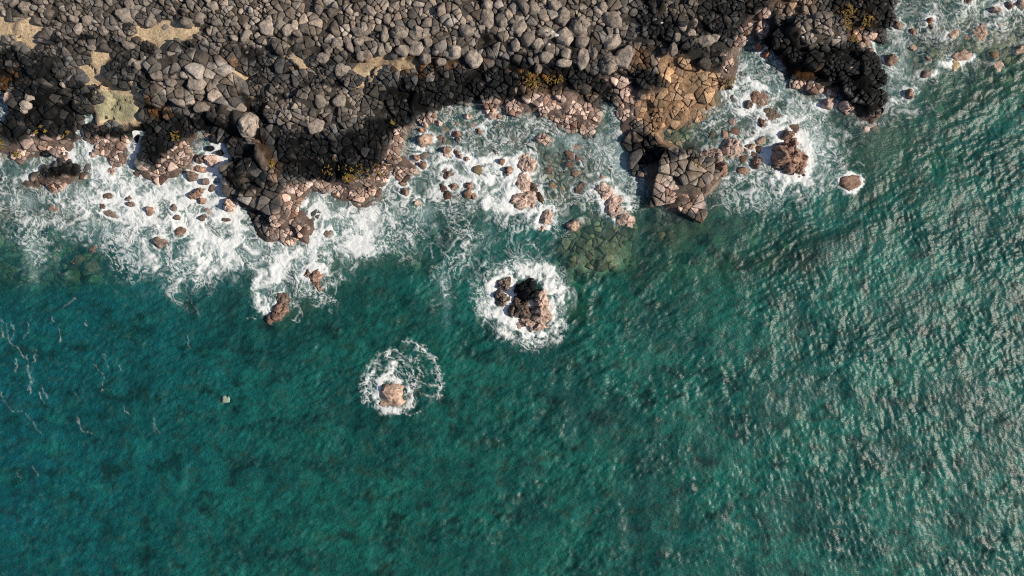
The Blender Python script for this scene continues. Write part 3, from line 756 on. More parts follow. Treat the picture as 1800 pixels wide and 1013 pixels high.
 (36, 487, 9, 9, 30, -.3, 'g', 0, 'grey sunken boulder near the left edge'),
 (86, 444, 10, 9, 0, -.3, 'g', 0, 'grey green sunken boulder left of the salmon rocks'),
 (84, 408, 10, 9, 0, -.3, 'g', 0, 'hazy sunken boulder under the left milky streak'),
 (32, 404, 9, 8, 0, -.3, 'g', 0, 'hazy sunken boulder near the left edge above the others'),
 (6, 448, 16, 8, 0, -.3, 'g', 0, 'sunken boulder cut by the left edge'),
 (293, 492, 10, 9, 0, -.3, 'g', 0, 'grey green sunken boulder at the seaward edge of the surf'),
 (427, 510, 16, 13, 30, -.2, 'g', .4, 'olive sunken rock left of the breaking wave'),
 (1655, 190, 12, 10, 0, -.3, 'g', 0, 'green sunken boulder east of the headland tip'),
 (1578, 213, 10, 9, 0, -.3, 'g', 0, 'pale sunken boulder beside the headland tip'),
 (1612, 212, 8, 10, 0, -.5, 'g', 0, 'dim sunken boulder right of the headland tip'),
 (1708, 222, 13, 10, 20, -.4, 'g', 0, 'brownish sunken boulder in the rippled water right'),
 (690, 444, 20, 10, 5, -.3, 'g', .4, 'green sunken shelf above the tan sunken block'),
 (1000, 500, 8, 18, 0, -.1, 'o', .35, 'tan sunken flank at the right of the larger foamy islet'),
]
CKEY = {'k': BLK * 1.3, 'd': C(.165, .125, .103), 'm': C(.13, .098, .080), 'p': PINKC * .86, 'r': C(.270, .172, .132), 'o': C(.40, .285, .222), 'q': C(.36, .16, .105), 'g': C(.20, .20, .105)}
sea_rocks = []
for k, (x, y, rx, ry, rot, h, ck, cr, lab) in enumerate(SR):
    if h > 0:
        nm = 'sea_rock'
        o = make_boulder(nm, x, y, rx, ry, rot, h * 1.25, 3000 + k, -.12 * h - .04, CKEY[ck], M_WET, crack=cr, rough=.18 if cr else .16, flat=.3,
                         n=int(np.clip(26 + rx * 1.3, 30, 64)) if cr else None, jig=.3)
        g = 'rocks standing in the sea'
    else:
        nm = 'sunken_boulder'; d = max(.5, rx / PPM)
        o = make_boulder(nm, x, y, rx, ry, rot, d, 3000 + k, h - d, CKEY[ck], M_WET, crack=cr, rough=.12, flat=.6)
        g = 'boulders under the water'
    tag(o, lab, 'rock' if h > 0 else 'boulder', g)
    sea_rocks.append((x, y, rx, ry, rot, h))

# ------------------------------------------------------------------ jointed stones of the shore: power cells grown from packed discs
def in_box(px, py, x0, x1, y0, y1): return (px > x0) & (px < x1) & (py > y0) & (py < y1)
POINT = [(1110, 250), (1190, 270), (1262, 296), (1266, 320), (1200, 375), (1130, 320)]
def rad_map(px, py):
    """largest and smallest block radius (px) and the wanted stone area (px^2) at a place"""
    R = np.full(px.shape, 17.0); m = np.full(px.shape, 5.0); T = np.full(px.shape, 84.0)
    bb = sm(118, 92, py) * sm(1125, 1090, px)
    R = R + bb * (15.0 + 6.0 * sm(430, 560, px) - 17.0); m = m - 2.4 * bb; T = T + bb * (15 + 95 * sm(430, 560, px))
    pal = smp('pale', px, py) * (px < 445); R = R + 6 * pal; T = T + 240 * pal
    tn = smp('tan', px, py); T = T + 60 * tn * (py < 190)
    bx = in_box(px, py, 400, 490, 240, 380); T = np.where(bx, 220, T); R = np.where(bx, 22, R)
    pt = sdf(POINT, px, py) > 0; T = np.where(pt, 210, T); R = np.where(pt, 26, R)
    bx = in_box(px, py, -60, 140, 160, 255); T = np.where(bx, 170, T)
    T = T * (1 - .3 * smp('pink', px, py))
    rf = smp('coast', px, py) < -6; R = np.where(rf, 11.0, R); m = np.where(rf, 5.0, m); T = np.where(rf, 150, T)
    sd = smp('sand', px, py) > .3; R = np.where(sd, 5.5, R); m = np.where(sd, 2.2, m)
    o = (py < -20) | (px < -20) | (px > 1820); R = np.where(o, R * 1.2, R); m = np.where(o, 6.0, m); T = np.where(o, T * 2.6, T)
    return R, m, T
NC = 52000
cand = np.column_stack([rng.uniform(-110, 1910, NC * 2), rng.uniform(-130, 520, NC * 2)])
out_ = (cand[:, 1] < -20) | (cand[:, 0] < -20) | (cand[:, 0] > 1820)
cand = cand[~out_ | (rng.random(len(cand)) < .5)]
cst = smp('coast', cand[:, 0], cand[:, 1])
reef_in = np.max([sdf(REEF[i][1], cand[:, 0], cand[:, 1]) for i in (0, 1, 3, 4, 6, 7, 11)], 0) > -4
keep = (cst > -9) | reef_in
snd = smp('sand', cand[:, 0], cand[:, 1]); keep &= (snd < .22) | (rng.random(len(cand)) < .05)
jn = smp('joint', cand[:, 0], cand[:, 1]); keep &= (jn < .45) | (rng.random(len(cand)) < .04) | (cst < 2)
cand = cand[keep][:NC + 14000]
Rm, mm, Tm = rad_map(cand[:, 0], cand[:, 1])
u = rng.random(len(cand))
rad = mm + (Rm - mm) * np.where((Rm > 15.5) & (cand[:, 1] > 90), u ** .9, u ** 3.4)
order = np.argsort(-rad)
CELL = 26.0
grid = {}
def gk(x, y): return (int(x // CELL), int(y // CELL))
fpg = {}
for f in footprints + [(a, b, c, d, e) for a, b, c, d, e, hh in sea_rocks if hh > 0]:
    fpg.setdefault((int(f[0] // 60), int(f[1] // 60)), []).append(f)
def blocked(x, y, r):
    kx, ky = int(x // 60), int(y // 60)
    for a in (-1, 0, 1):
        for b in (-1, 0, 1):
            for fx, fy, rx, ry, rot in fpg.get((kx + a, ky + b), ()):
                ca, sa = cos(radians(rot)), sin(radians(rot)); dx, dy = x - fx, -(y - fy)
                lx, ly = dx * ca + dy * sa, -dx * sa + dy * ca
                if (lx / (rx + .55 * r)) ** 2 + (ly / (ry + .55 * r)) ** 2 < 1: return True
    return False
sites = []; starg = []
for i in order:
    x, y = float(cand[i, 0]), float(cand[i, 1]); r = float(rad[i])
    kx, ky = gk(x, y); ok = True
    for a in (-2, -1, 0, 1, 2):
        for b in (-2, -1, 0, 1, 2):
            for j in grid.get((kx + a, ky + b), ()):
                s = sites[j]
                if (s[0] - x) ** 2 + (s[1] - y) ** 2 < (.86 * (s[2] + r)) ** 2: ok = False; break
            if not ok: break
        if not ok: break
    if ok and not blocked(x, y, r):
        grid.setdefault((kx, ky), []).append(len(sites)); sites.append((x, y, r)); starg.append(float(Tm[i]))
SITES = np.array(sites)
NS = len(SITES)
def clip(poly, nx, ny, t):
    out = []; n = len(poly)
    for k in range(n):
        ax, ay = poly[k]; bx, by = poly[(k + 1) % n]
        da = ax * nx + ay * ny - t; db = bx * nx + by * ny - t
        if da <= 0: out.append((ax, ay))
        if (da < 0) != (db < 0):
            s = da / (da - db); out.append((ax + (bx - ax) * s, ay + (by - ay) * s))
    return out
rnd4 = rng.random((NS, 4))
scol = rock_colour(SITES[:, 0], SITES[:, 1], rnd4)
szone = zone_of(SITES[:, 0], SITES[:, 1])
shgt = smp('h', SITES[:, 0], SITES[:, 1])
sblk = smp('black', SITES[:, 0], SITES[:, 1]); stan = smp('tan', SITES[:, 0], SITES[:, 1]); spnk = smp('pink', SITES[:, 0], SITES[:, 1])
scst = smp('coast', SITES[:, 0], SITES[:, 1]); ssand = smp('sand', SITES[:, 0], SITES[:, 1])
stone_V, stone_F, stone_px = [], [], []
for i in range(NS):
    x, y, r = sites[i]
    kx, ky = gk(x, y)
    loose = szone[i] == 0 and rnd4[i, 0] < .28
    ph0 = rng.uniform(0, pi); rj7 = rng.uniform(1.05, 1.6, 7) if loose else rng.uniform(1.45, 2.1, 7)
    poly = [(r * rj7[a] * cos(ph0 + a * 2 * pi / 7), r * rj7[a] * sin(ph0 + a * 2 * pi / 7)) for a in range(7)]
    gap = (.25 + .25 * rnd4[i, 3]) if stan[i] > .5 or spnk[i] > .5 else (.35 + .4 * rnd4[i, 3])
    for a in (-2, -1, 0, 1, 2):
        for b in (-2, -1, 0, 1, 2):
            for j in grid.get((kx + a, ky + b), ()):
                if j == i: continue
                xj, yj, rj = sites[j]; dx, dy = xj - x, yj - y
                d = math.hypot(dx, dy)
                if d > 1.5 * (r + rj) + 2: continue
                t = (d * d + r * r - rj * rj) / (2 * d) - gap
                poly = clip(poly, dx / d, dy / d, t)
                if len(poly) < 3: break
    if len(poly) < 3: continue
    pieces = []; stack = [poly]
    isblk = ssand[i] < .3
    while stack:
        pl = stack.pop()
        Q = np.array(pl); ar = .5 * abs(np.dot(Q[:, 0], np.roll(Q[:, 1], -1)) - np.dot(Q[:, 1], np.roll(Q[:, 0], -1)))
        if isblk and ar > starg[i] * math.exp(rng.normal(.15, .55)) and (rng.random() > .05 or ar > 2.6 * starg[i]):
            w, v = np.linalg.eigh(np.cov(Q.T)); ax = v[:, 1]; an = math.atan2(ax[1], ax[0]) + rng.normal(0, .32)
            cq = Q.mean(0) + rng.normal(0, .14, 2) * math.sqrt(ar); nx, ny = cos(an), sin(an); tq = cq[0] * nx + cq[1] * ny
            g2 = rng.uniform(.15, .42)
            for pp in (clip(pl, nx, ny, tq - g2), clip(pl, -nx, -ny, -tq - g2)):
                if len(pp) >= 3: stack.append(pp)
        else: pieces.append(pl)
    btx, bty = rng.normal(0, .10, 2); bdome = rng.uniform(.10, .35) * r / PPM; bz = (rng.random() - .5) * (.30 if szone[i] == 0 else .16)
    for pl in pieces:
        P = np.array(pl)
        for q in ((.07, .18) if not loose else (.085, .22)):
            Q = np.roll(P, -1, 0)
            P = np.stack([P * (1 - q) + Q * q, P * q + Q * (1 - q)], 1).reshape(-1, 2)
        d = np.hypot(*(np.roll(P, -1, 0) - P).T); cum = np.concatenate([[0], np.cumsum(d)])
        if cum[-1] < 7: continue
        re = cum[-1] / 6.6
        nseg = 18 if re > 9 else (15 if re > 6 else 12)
        PP = np.concatenate([P, P[:1]])
        tt = np.arange(nseg) / nseg * cum[-1]
        P = np.column_stack([np.interp(tt, cum, PP[:, 0]), np.interp(tt, cum, PP[:, 1])])
        c0 = P.mean(0); P = (P - c0) / PPM; P[:, 1] *= -1
        rm = re / PPM; X0, Y0 = float(WX(x + c0[0])), float(WY(y + c0[1]))
        hv = rng.random()
        h = rm * ((.45 + .55 * hv) if loose else (.26 + .30 * hv))
        if scst[i] < -6: h *= .8 + 1.3 * rng.random()
        if stan[i] > .5: h *= .5
        elif spnk[i] > .5: h *= .65
        if ssand[i] > .3: h *= .5
        prof = ((1.0, -2.0), (1.0, .25), (.93, .66), (.78, .90), (.46, 1.0)) if loose else ((1.0, -3.4), (1.0, .42), (.94, .82), (.80, .98), (.42, 1.04))
        jit = 1 + .09 * (rng.random(nseg) - .5)
        ta = rng.uniform(0, 2 * pi); tl = (.38 if loose else .20) * rng.random()
        sx, sy = tl * cos(ta), tl * sin(ta)
        nf = 3 if loose else 2
        fa = rng.uniform(0, 2 * pi, nf); fs = rng.uniform(.25, 1.1 if loose else .6, nf); fd = rng.uniform(-.1 if loose else .1, .8, nf)
        outs, zs = [], []
        for f, zf in prof:
            O = P * (f * jit[:, None])
            z = np.full(nseg, zf * h)
            if zf > .2:
                z = z + O[:, 0] * sx + O[:, 1] * sy
                for q in range(nf):
                    z = np.minimum(z, h * (.35 + .65 * zf) + fs[q] * (fd[q] * rm * .9 - (O[:, 0] * cos(fa[q]) + O[:, 1] * sin(fa[q]))) * .8)
                z = np.maximum(z + (rng.random(nseg) - .5) * h * .16, -.1 * h)
            outs.append(O); zs.append(z)
        V, F = ring_mesh(outs, zs, (0, 0, float(zs[-1].mean()) + .02 * h))
        zb = shgt[i] - .05 - (.12 if ssand[i] > .3 else 0) + (rng.random() - .62) * (.28 * rm / .3 if loose else .07)
        if not loose: zb += bz + (c0[0] * btx - c0[1] * bty) / PPM - bdome * (c0[0] ** 2 + c0[1] ** 2) / (r * r)
        stone_V.append((V, (X0, Y0, zb))); stone_F.append(F); stone_px.append((x + c0[0], y + c0[1], re, szone[i]))
# colour of every stone, varying across it with the place
cnt = [len(v[0]) for v in stone_V]
allp = np.concatenate([v[0][:, :2] + np.array(v[1])[:2] for v in stone_V])
apx, apy = allp[:, 0] * PPM + 900, 506.5 - allp[:, 1] * PPM
rr = rng.random((len(cnt), 4)); rr = np.repeat(rr, cnt, 0)
ac = rock_colour(apx, apy, rr) * (1 + .16 * (rng.random((len(apx), 1)) - .5))
ends = np.cumsum(cnt); stone_C = [ac[e - n_:e] for e, n_ in zip(ends, cnt)]
stone_px = np.array(stone_px)
in_frame = (stone_px[:, 0] > 4) & (stone_px[:, 0] < 1796) & (stone_px[:, 1] > 4) & (stone_px[:, 1] < 1010)
for zi, zn in enumerate(ZONES):
    ids = np.where(stone_px[:, 3] == zi)[0]
    if not len(ids): continue
    score = stone_px[ids, 2] + 100 * in_frame[ids]
    ids = ids[np.argsort(-score)]
    mat = M_ROCK if zi in (0, 1, 2) else M_WET
    for i in ids[:290]:
        V, loc = stone_V[i]
        o = mesh_obj('stone', V, stone_F[i], mat, structs[zi], col=stone_C[i], smooth=False); o.location = loc
    rest = ids[290:]
    if len(rest):
        Vs, Fs, Cs, n0 = [], [], [], 0
        for i in rest:
            V, loc = stone_V[i]; Vs.append(V + np.array(loc)); Fs.append(stone_F[i] + n0); Cs.append(stone_C[i]); n0 += len(V)
        o = mesh_obj('cobbles', np.concatenate(Vs), np.concatenate(Fs), mat, structs[zi], col=np.concatenate(Cs), smooth=False); o['kind'] = 'stuff'

# ------------------------------------------------------------------ the sea surface
FOAM_ROWS = {   # 25 px cells: row -> (first column, digits)
 0: [(62, '5555566666')], 1: [(62, '5555444554')], 2: [(52, '22'), (59, '5'), (62, '4533333333')], 3: [(52, '45'), (61, '54532222232')],
 4: [(51, '5754'), (61, '44533564211')], 5: [(51, '78664'), (61, '455444211')], 6: [(0, '6'), (51, '7666754'), (62, '5542111')],
 7: [(0, '6'), (28, '2344445422222233'), (42, '55'), (50, '667536876'), (58, '4'), (62, '5532')],
 8: [(0, '6'), (5, '66'), (29, '345555455553355'), (49, '35666788642'), (61, '343')],
 9: [(0, '5'), (5, '66'), (9, '55'), (14, '46'), (28, '3555565555554466'), (48, '334467778752')],
 10: [(0, '33'), (5, '785773'), (14, '685'), (27, '35666766765444566'), (44, '5'), (48, '333467678763')],
 11: [(0, '66666788882'), (13, '5884'), (26, '5566777878744444676'), (51, '456557763')],
 12: [(0, '66666599987889'), (14, '995'), (27, '776677898853345766'), (51, '5666897542')],
 13: [(0, '55567899999999999'), (21, '5776'), (27, '6666668889654567653'), (50, '444556652')],
 14: [(0, '45567788899999999'), (17, '6'), (21, '7877767655666789765446542'), (50, '344443')],
 15: [(0, '35666777888999999'), (17, '5'), (20, '4689887765433565577532341'), (51, '122')],
 16: [(0, '356445557778789997'), (21, '6998876653344433443'), (40, '1')],
 17: [(0, '356321346666689999'), (18, '899999787655334443343')],
 18: [(0, '245210125666778888'), (18, '79997564322235445555'), (38, '3')],
 19: [(0, '133110113455666543'), (18, '6957554'), (25, '1'), (30, '3434')],
 20: [(8, '1123443211'), (18, '773552'), (30, '33')], 21: [(12, '22'), (18, '733343'), (30, '22')],
}
fr = np.zeros((26, 76))
for r_, segs in FOAM_ROWS.items():
    for c0, dg in segs:
        for k, ch in enumerate(dg): fr[r_ + 1, c0 + 2 + k] = int(ch) / 9.0 * (.85 if ch == '9' else .97)
fr[0] = fr[1]; fr[:, 1] = fr[:, 2]; fr[:, 0] = fr[:, 2]; fr[:, 74] = fr[:, 73]; fr[:, 75] = fr[:, 73]
# carry values a little way under the land so that foam reaches the rock
for _ in range(2):
    z = fr <= 0
    nb = np.max([np.roll(fr, s, a) for s, a in ((1, 0), (-1, 0), (1, 1), (-1, 1))], 0)
    cxs, cys = np.meshgrid((np.arange(76) - 2) * 25 + 12.5, (np.arange(26) - 1) * 25 + 12.5)
    fr = np.where(z & (smp('coast', cxs, cys) > -6), nb * .95, fr)
def foam_raster(px, py):
    fx = np.clip(px / 25.0 - .5 + 2, 0, 74.99); fy = np.clip(py / 25.0 - .5 + 1, 0, 24.99)
    ix = fx.astype(int); iy = fy.astype(int); tx = fx - ix; ty = fy - iy
    tx = tx * tx * (3 - 2 * tx); ty = ty * ty * (3 - 2 * ty)
    return (fr[iy, ix] * (1 - tx) + fr[iy, ix + 1] * tx) * (1 - ty) + (fr[iy + 1, ix] * (1 - tx) + fr[iy + 1, ix + 1] * tx) * ty
STROKES = [   # (density, half width px, points)
 (.85, 16, [(905, 520), (925, 545), (935, 575)]), (.9, 5, [(905, 518), (925, 535), (934, 565), (930, 580)]), (.8, 14, [(898, 490), (895, 530)]),
 (.95, 14, [(928, 598), (925, 575), (900, 570)]), (.9, 20, [(975, 490), (985, 520), (975, 545)]), (.85, 18, [(880, 560), (858, 545), (850, 520)]),
 (.85, 18, [(865, 500), (890, 478), (930, 470), (965, 478)]), (.75, 14, [(985, 570), (970, 590), (940, 600)]), (.7, 14, [(905, 590), (880, 578)]),
 (.75, 12, [(960, 545), (985, 565)]), (.62, 8, [(905, 462), (930, 452), (950, 462)]), (.5, 7, [(830, 490), (840, 530), (850, 565), (885, 590)]),
 (.9, 7, [(665, 690), (667, 670), (680, 660), (698, 672)]), (.85, 10, [(690, 640), (686, 655)]), (.72, 10, [(660, 640), (648, 668), (652, 700)]),
 (.72, 9, [(672, 625), (690, 618), (706, 628)]), (.62, 11, [(715, 650), (735, 668), (722, 690)]), (.7, 7, [(655, 705), (680, 722), (710, 722), (728, 700)]),
 (.66, 6, [(715, 600), (740, 612), (760, 632), (770, 655), (774, 678), (770, 698)]), (.5, 7, [(700, 640), (730, 632), (742, 660)]), (.45, 4, [(735, 672), (768, 682)]),
 (.45, 4, [(742, 688), (758, 702), (764, 694)]), (.8, 7, [(655, 650), (640, 680), (644, 700)]),
 (1.0, 9, [(550, 450), (560, 420), (580, 400)]), (1.0, 11, [(548, 455), (545, 475), (556, 478), (566, 470)]), (1.0, 13, [(530, 440), (505, 455), (488, 470), (486, 492)]),
 (.85, 8, [(455, 480), (450, 510), (453, 538), (475, 546), (488, 528)]), (.6, 5, [(545, 525), (580, 524), (590, 530)]), (.7, 6, [(520, 490), (540, 510), (545, 522)]),
 (.6, 8, [(580, 470), (596, 490), (585, 500)]), (.5, 3, [(515, 563), (527, 552), (526, 540)]),
 (1.0, 10, [(1372, 308), (1395, 314), (1412, 308)]), (.85, 9, [(1420, 260), (1424, 290), (1412, 305)]), (.7, 9, [(1378, 318), (1408, 322)]),
 (.85, 7, [(1478, 318), (1485, 330), (1500, 335), (1512, 322), (1508, 312)]), (.75, 6, [(1480, 312), (1496, 306), (1510, 308)]),
 (1.0, 6, [(1652, 112), (1675, 114), (1690, 110)]), (.95, 6, [(1690, 108), (1712, 101)]), (.8, 7, [(1620, 135), (1640, 130), (1650, 126)]),
 (.8, 6, [(1500, 72), (1515, 66), (1532, 70), (1540, 84)]), (.8, 5, [(1522, 88), (1540, 94)]), (.7, 8, [(1585, 170), (1590, 155), (1604, 152), (1614, 162)]), (.7, 7, [(1562, 176), (1580, 180)]),
 (.95, 5, [(1488, 48), (1494, 58), (1484, 64)]), (.6, 5, [(1470, 232), (1482, 230), (1490, 240)]),
 (.85, 8, [(1265, 120 + 30), (1290, 190), (1310, 200)]), (.9, 10, [(1312, 140), (1330, 150), (1340, 160)]),
 (.9, 6, [(237, 232), (240, 250), (232, 275), (228, 300)]), (.85, 7, [(150, 208), (146, 240), (156, 258)]), (.9, 6, [(400, 245), (404, 270), (392, 292)]),
 (.55, 3, [(10, 570), (15, 600), (30, 610), (42, 630)]), (.6, 3, [(62, 615), (58, 640), (52, 670), (56, 690)]), (.5, 3, [(28, 630), (28, 655)]), (.5, 3, [(104, 580), (106, 605)]),
 (.5, 3, [(112, 540), (125, 530), (132, 525)]), (.5, 2.5, [(92, 555), (94, 565)]), (.42, 3, [(165, 640), (182, 660), (180, 690)]), (.45, 3, [(132, 690), (140, 700)]), (.4, 3, [(72, 680), (84, 700)]),
 (.45, 3, [(5, 705), (20, 720)]), (.4, 3, [(135, 735), (140, 755)]), (.42, 3, [(218, 715), (225, 730)]), (.4, 2.5, [(48, 565), (50, 580), (44, 595)]), (.4, 3, [(330, 590), (334, 612)]), (.35, 3, [(270, 745), (272, 765)]),
 (.4, 3, [(310, 505), (335, 525), (352, 555)]), (.5, 2.5, [(2, 560), (4, 585), (0, 600)]), (.55, 3, [(46, 625), (48, 650), (58, 668), (50, 685)]), (.45, 2.5, [(20, 565), (24, 585), (18, 600)]),
 (.42, 3, [(0, 690), (12, 712), (22, 722), (40, 724)]), (.42, 2.5, [(45, 728), (60, 748), (74, 762)]), (.42, 3, [(136, 742), (142, 758), (160, 762)]), (.42, 2.5, [(58, 820), (66, 835)]), (.4, 2.5, [(270, 735), (272, 752), (278, 760)]), (.4, 2.5, [(30, 828), (34, 840)]),
 (.4, 2.5, [(180, 620), (186, 632), (190, 645)]), (.4, 2.5, [(208, 640), (215, 655)]), (.42, 2.5, [(150, 560), (152, 575)]), (.42, 2.5, [(70, 690), (80, 712)]),
]
THREADS = [
 (.9, 2.2, [(655, 700), (648, 680), (652, 655), (664, 638), (680, 628), (694, 630)]), (.8, 2, [(642, 690), (640, 668), (650, 642), (670, 622), (692, 614), (706, 622)]), (.8, 2, [(704, 632), (722, 648), (732, 668), (724, 690)]),
 (.85, 2.4, [(706, 600), (728, 602), (748, 616), (764, 636), (772, 660), (774, 684), (768, 702)]), (.6, 1.8, [(732, 670), (752, 676), (770, 680)]), (.7, 2, [(664, 712), (680, 724), (704, 726), (726, 716)]), (.6, 2, [(688, 648), (704, 656), (716, 668), (720, 686)]),
 (.6, 1.8, [(712, 640), (730, 644), (742, 656)]), (.6, 1.8, [(740, 690), (750, 698), (760, 698), (764, 692)]), (.55, 1.8, [(700, 722), (720, 730), (740, 722)]), (.7, 2, [(700, 660), (694, 646), (700, 632)]), (.7, 2, [(646, 660), (660, 652), (676, 650)]),
 (.7, 2, [(846, 540), (838, 520), (840, 498), (852, 480), (872, 466)]), (.7, 2, [(872, 466), (900, 458), (926, 456), (948, 464)]), (.6, 2, [(905, 452), (910, 440), (912, 428)]), (.6, 2, [(926, 446), (938, 456), (950, 462)]), (.7, 2, [(850, 560), (866, 574), (888, 584), (905, 596)]),
 (.7, 2, [(950, 602), (972, 596), (990, 580), (998, 556)]), (.7, 2, [(1000, 500), (1000, 520), (996, 545)]), (.6, 1.8, [(835, 480), (845, 470), (860, 468)]),
 (.7, 2, [(448, 480), (442, 505), (450, 530), (458, 548)]), (.6, 1.8, [(500, 478), (520, 488), (532, 505), (548, 520), (580, 526)]), (.6, 1.8, [(512, 562), (524, 566), (530, 556), (528, 542)]), (.6, 1.8, [(575, 470), (588, 488), (592, 510), (586, 524)]), (.5, 1.6, [(432, 560), (444, 556), (452, 562)]),
 (.5, 1.8, [(1440, 330), (1455, 315), (1465, 295)]), (.5, 1.8, [(1475, 240), (1488, 258), (1496, 280)]), (.5, 1.6, [(1500, 290), (1512, 284), (1520, 292)]), (.5, 1.6, [(1220, 380), (1250, 365), (1290, 350)]), (.5, 1.8, [(1330, 330), (1345, 350), (1365, 372)]),
]
MILK = [(1425, 260, 40, 70, .85), (1395, 200, 35, 40, .55), (1090, 290, 34, 60, .85), (1120, 320, 18, 40, .6), (60, 440, 26, 70, .6), (420, 450, 50, 30, .6), (780, 500, 24, 60, .45),
        (785, 560, 14, 40, .35), (850, 420, 50, 40, .4), (320, 505, 60, 26, .4), (650, 410, 70, 30, .6), (740, 380, 60, 40, .55), (1580, 130, 34, 60, .6), (1590, 90, 20, 50, .5), (870, 360, 40, 40, .55),
        (1330, 345, 60, 30, .5), (1360, 360, 22, 18, .45), (1290, 350, 30, 20, .35), (1460, 300, 24, 40, .45), (40, 355, 60, 30, .6), (1280, 225, 30, 16, .2), (200, 400, 140, 40, .6), (1650, 20, 160, 40, .35), (830, 240, 120, 40, .35), (1000, 250, 60, 30, .6), (760, 260, 50, 40, .5), (870, 290, 60, 50, .6), (830, 330, 60, 30, .5), (1060, 260, 40, 40, .6), (1370, 160, 40, 30, .6), (1320, 190, 30, 30, .5), (1700, 20, 110, 30, .4)]
SXa = axis(-16, 1816, 1.7, 12000)
_y = axis(-16, 700, 1.7, 12000); _y2 = axis(700, 1030, 2.3, 12000)
SYa = np.concatenate([_y[_y < 699.5], _y2[_y2 >= 699.5]])
WXp, WYp = np.meshgrid(SXa, SYa)
dep = -smp('h', WXp, WYp)
cs = smp('coast', WXp, WYp)
inside = sm(-60, 10, WXp) * sm(1860, 1790, WXp)
jx = WXp + 9 * fbm(WXp / 22, WYp / 22, 4, 301, .6); jy = WYp + 9 * fbm(WXp / 22, WYp / 22, 4, 331, .6)
foam = foam_raster(jx, jy) * sm(620, 560, WYp)
kx = WXp + 5 * fbm(WXp / 12, WYp / 12, 3, 351, .6); ky = WYp + 5 * fbm(WXp / 12, WYp / 12, 3, 361, .6)
def local(arr, cx, cy, ext, fn):
    i0, i1 = np.searchsorted(SXa, (cx[0] - ext, cx[1] + ext)); j0, j1 = np.searchsorted(SYa, (cy[0] - ext, cy[1] + ext))
    if i1 > i0 and j1 > j0:
        sl = (slice(j0, j1), slice(i0, i1)); arr[sl] = fn(arr[sl], sl)
brk = fbm(WXp / 16, WYp / 16, 3, 371, .6)
streak = np.zeros(WXp.shape); brk2 = fbm(WXp / 7, WYp / 7, 3, 376, .6)
for a, w, pts in STROKES + THREADS:
    if w <= 3:
        xs = [p[0] for p in pts]; ys = [p[1] for p in pts]
        local(streak, (min(xs), max(xs)), (min(ys), max(ys)), 14, lambda f, sl: np.maximum(f, (1.15 if w < 2.45 else .62) * a * sm(w * (.75 if w < 2.45 else .55), 0, line_d(pts, kx[sl] + 3 * brk2[sl], ky[sl])) * np.clip(.65 + 1.5 * brk[sl], .05, 1.2)))
        continue
    xs = [p[0] for p in pts]; ys = [p[1] for p in pts]
    local(foam, (min(xs), max(xs)), (min(ys), max(ys)), w * 2.5 + 10,
          lambda f, sl: np.maximum(f, (a if w > 3.5 else .8 * a) * sm(w * 2.0 + 2, w * .15, line_d(pts, kx[sl], ky[sl])) * (1 + (.55 if a < .95 else .1) * brk[sl])))
for x, y, rx, ry, rot, h in sea_rocks:
    if h < .05: continue
    def fn(f, sl):
        ca, sa = cos(radians(rot)), sin(radians(rot)); dx, dy = kx[sl] - x, -(ky[sl] - y)
        d = np.sqrt(((dx * ca + dy * sa) / (rx + 2)) ** 2 + ((-dx * sa + dy * ca) / (ry + 2)) ** 2)
        return f + .22 * np.exp(-((d - 1.02) / .22) ** 2) * sm(.1, .4, f)
    local(foam, (x - rx, x + rx), (y - ry, y + ry), 25, fn)
patch = fbm(WXp / 34, WYp / 34, 4, 401, .6)
foam = foam * (1 + .30 * patch * (foam < .9))
foam = np.clip(foam, 0, 1.05) * sm(26, 8, cs) * (1 - smp('sand', WXp, WYp))
wide = np.mean([foam_raster(WXp + a, WYp + b) for a, b in ((0, 0), (34, 0), (-34, 0), (0, 34), (0, -34), (26, -26), (-26, -26), (10, -60), (-14, -58))], 0) * sm(640, 560, WYp)
milk = np.maximum(.80 * np.clip(foam, 0, 1) ** 1.5, .42 * wide)
for cx, cy, rx, ry, a in MILK:
    milk = np.maximum(milk, a * np.exp(-(((jx - cx) / rx) ** 2 + ((jy - cy) / ry) ** 2)))
milk = np.clip(milk * (1 + .7 * fbm(WXp / 20, WYp / 20, 4, 421, .6)), 0, 1) * sm(640, 560, WYp)
# lace of foam: share of cover = density, pattern = torn nets of bubbles
fuv = np.stack([WX(WXp) + 1.7 * fbm(WXp / 44, WYp / 44, 3, 701), WY(WYp) + 1.7 * fbm(WXp / 44, WYp / 44, 3, 721)], -1)
fine = ((WXp > -17) & (WXp < 1817) & (WYp > -17) & (WYp < 1031))
mk_ = (foam > .02) & fine & (dep > -.6)
fx_, fy_ = fuv[mk_][:, 0], fuv[mk_][:, 1]
qx_ = fx_ + .55 * fbm(fx_ * .8, fy_ * .8, 3, 731) + .16 * fbm(fx_ * 4, fy_ * 4, 3, 741); qy_ = fy_ + .55 * fbm(fx_ * .8, fy_ * .8, 3, 751) + .16 * fbm(fx_ * 4, fy_ * 4, 3, 761)
def net(sc, w, sd):
    f1, f2, _ = cells(qx_ * sc, qy_ * sc, sd)
    return 1 - sm(0, w, f2 - f1)
def rank(a):
    k = np.empty(len(a)); k[np.argsort(a)] = np.linspace(0, 1, len(a)); return k
fm = np.clip(foam[mk_], 0, 1.02)
nf_ = rank(fbm(qx_ * .42, qy_ * .42, 6, 771, .68))
n2_ = rank(fbm(fx_ * .33 + 9, fy_ * .33, 4, 811, .6)); n3_ = rank(fbm(qx_ * 1.6, qy_ * 1.6, 4, 821, .65))
c2 = 1.0 * fm ** 3.6
fill = .94 * sm(1 - c2 - .20, 1 - c2 + .30, .7 * nf_ + .3 * n3_)
N = np.maximum.reduce([net(.60, .10, 781), .95 * net(1.35, .16, 791), .90 * net(2.8, .27, 801) * sm(.15, .6, n3_)])
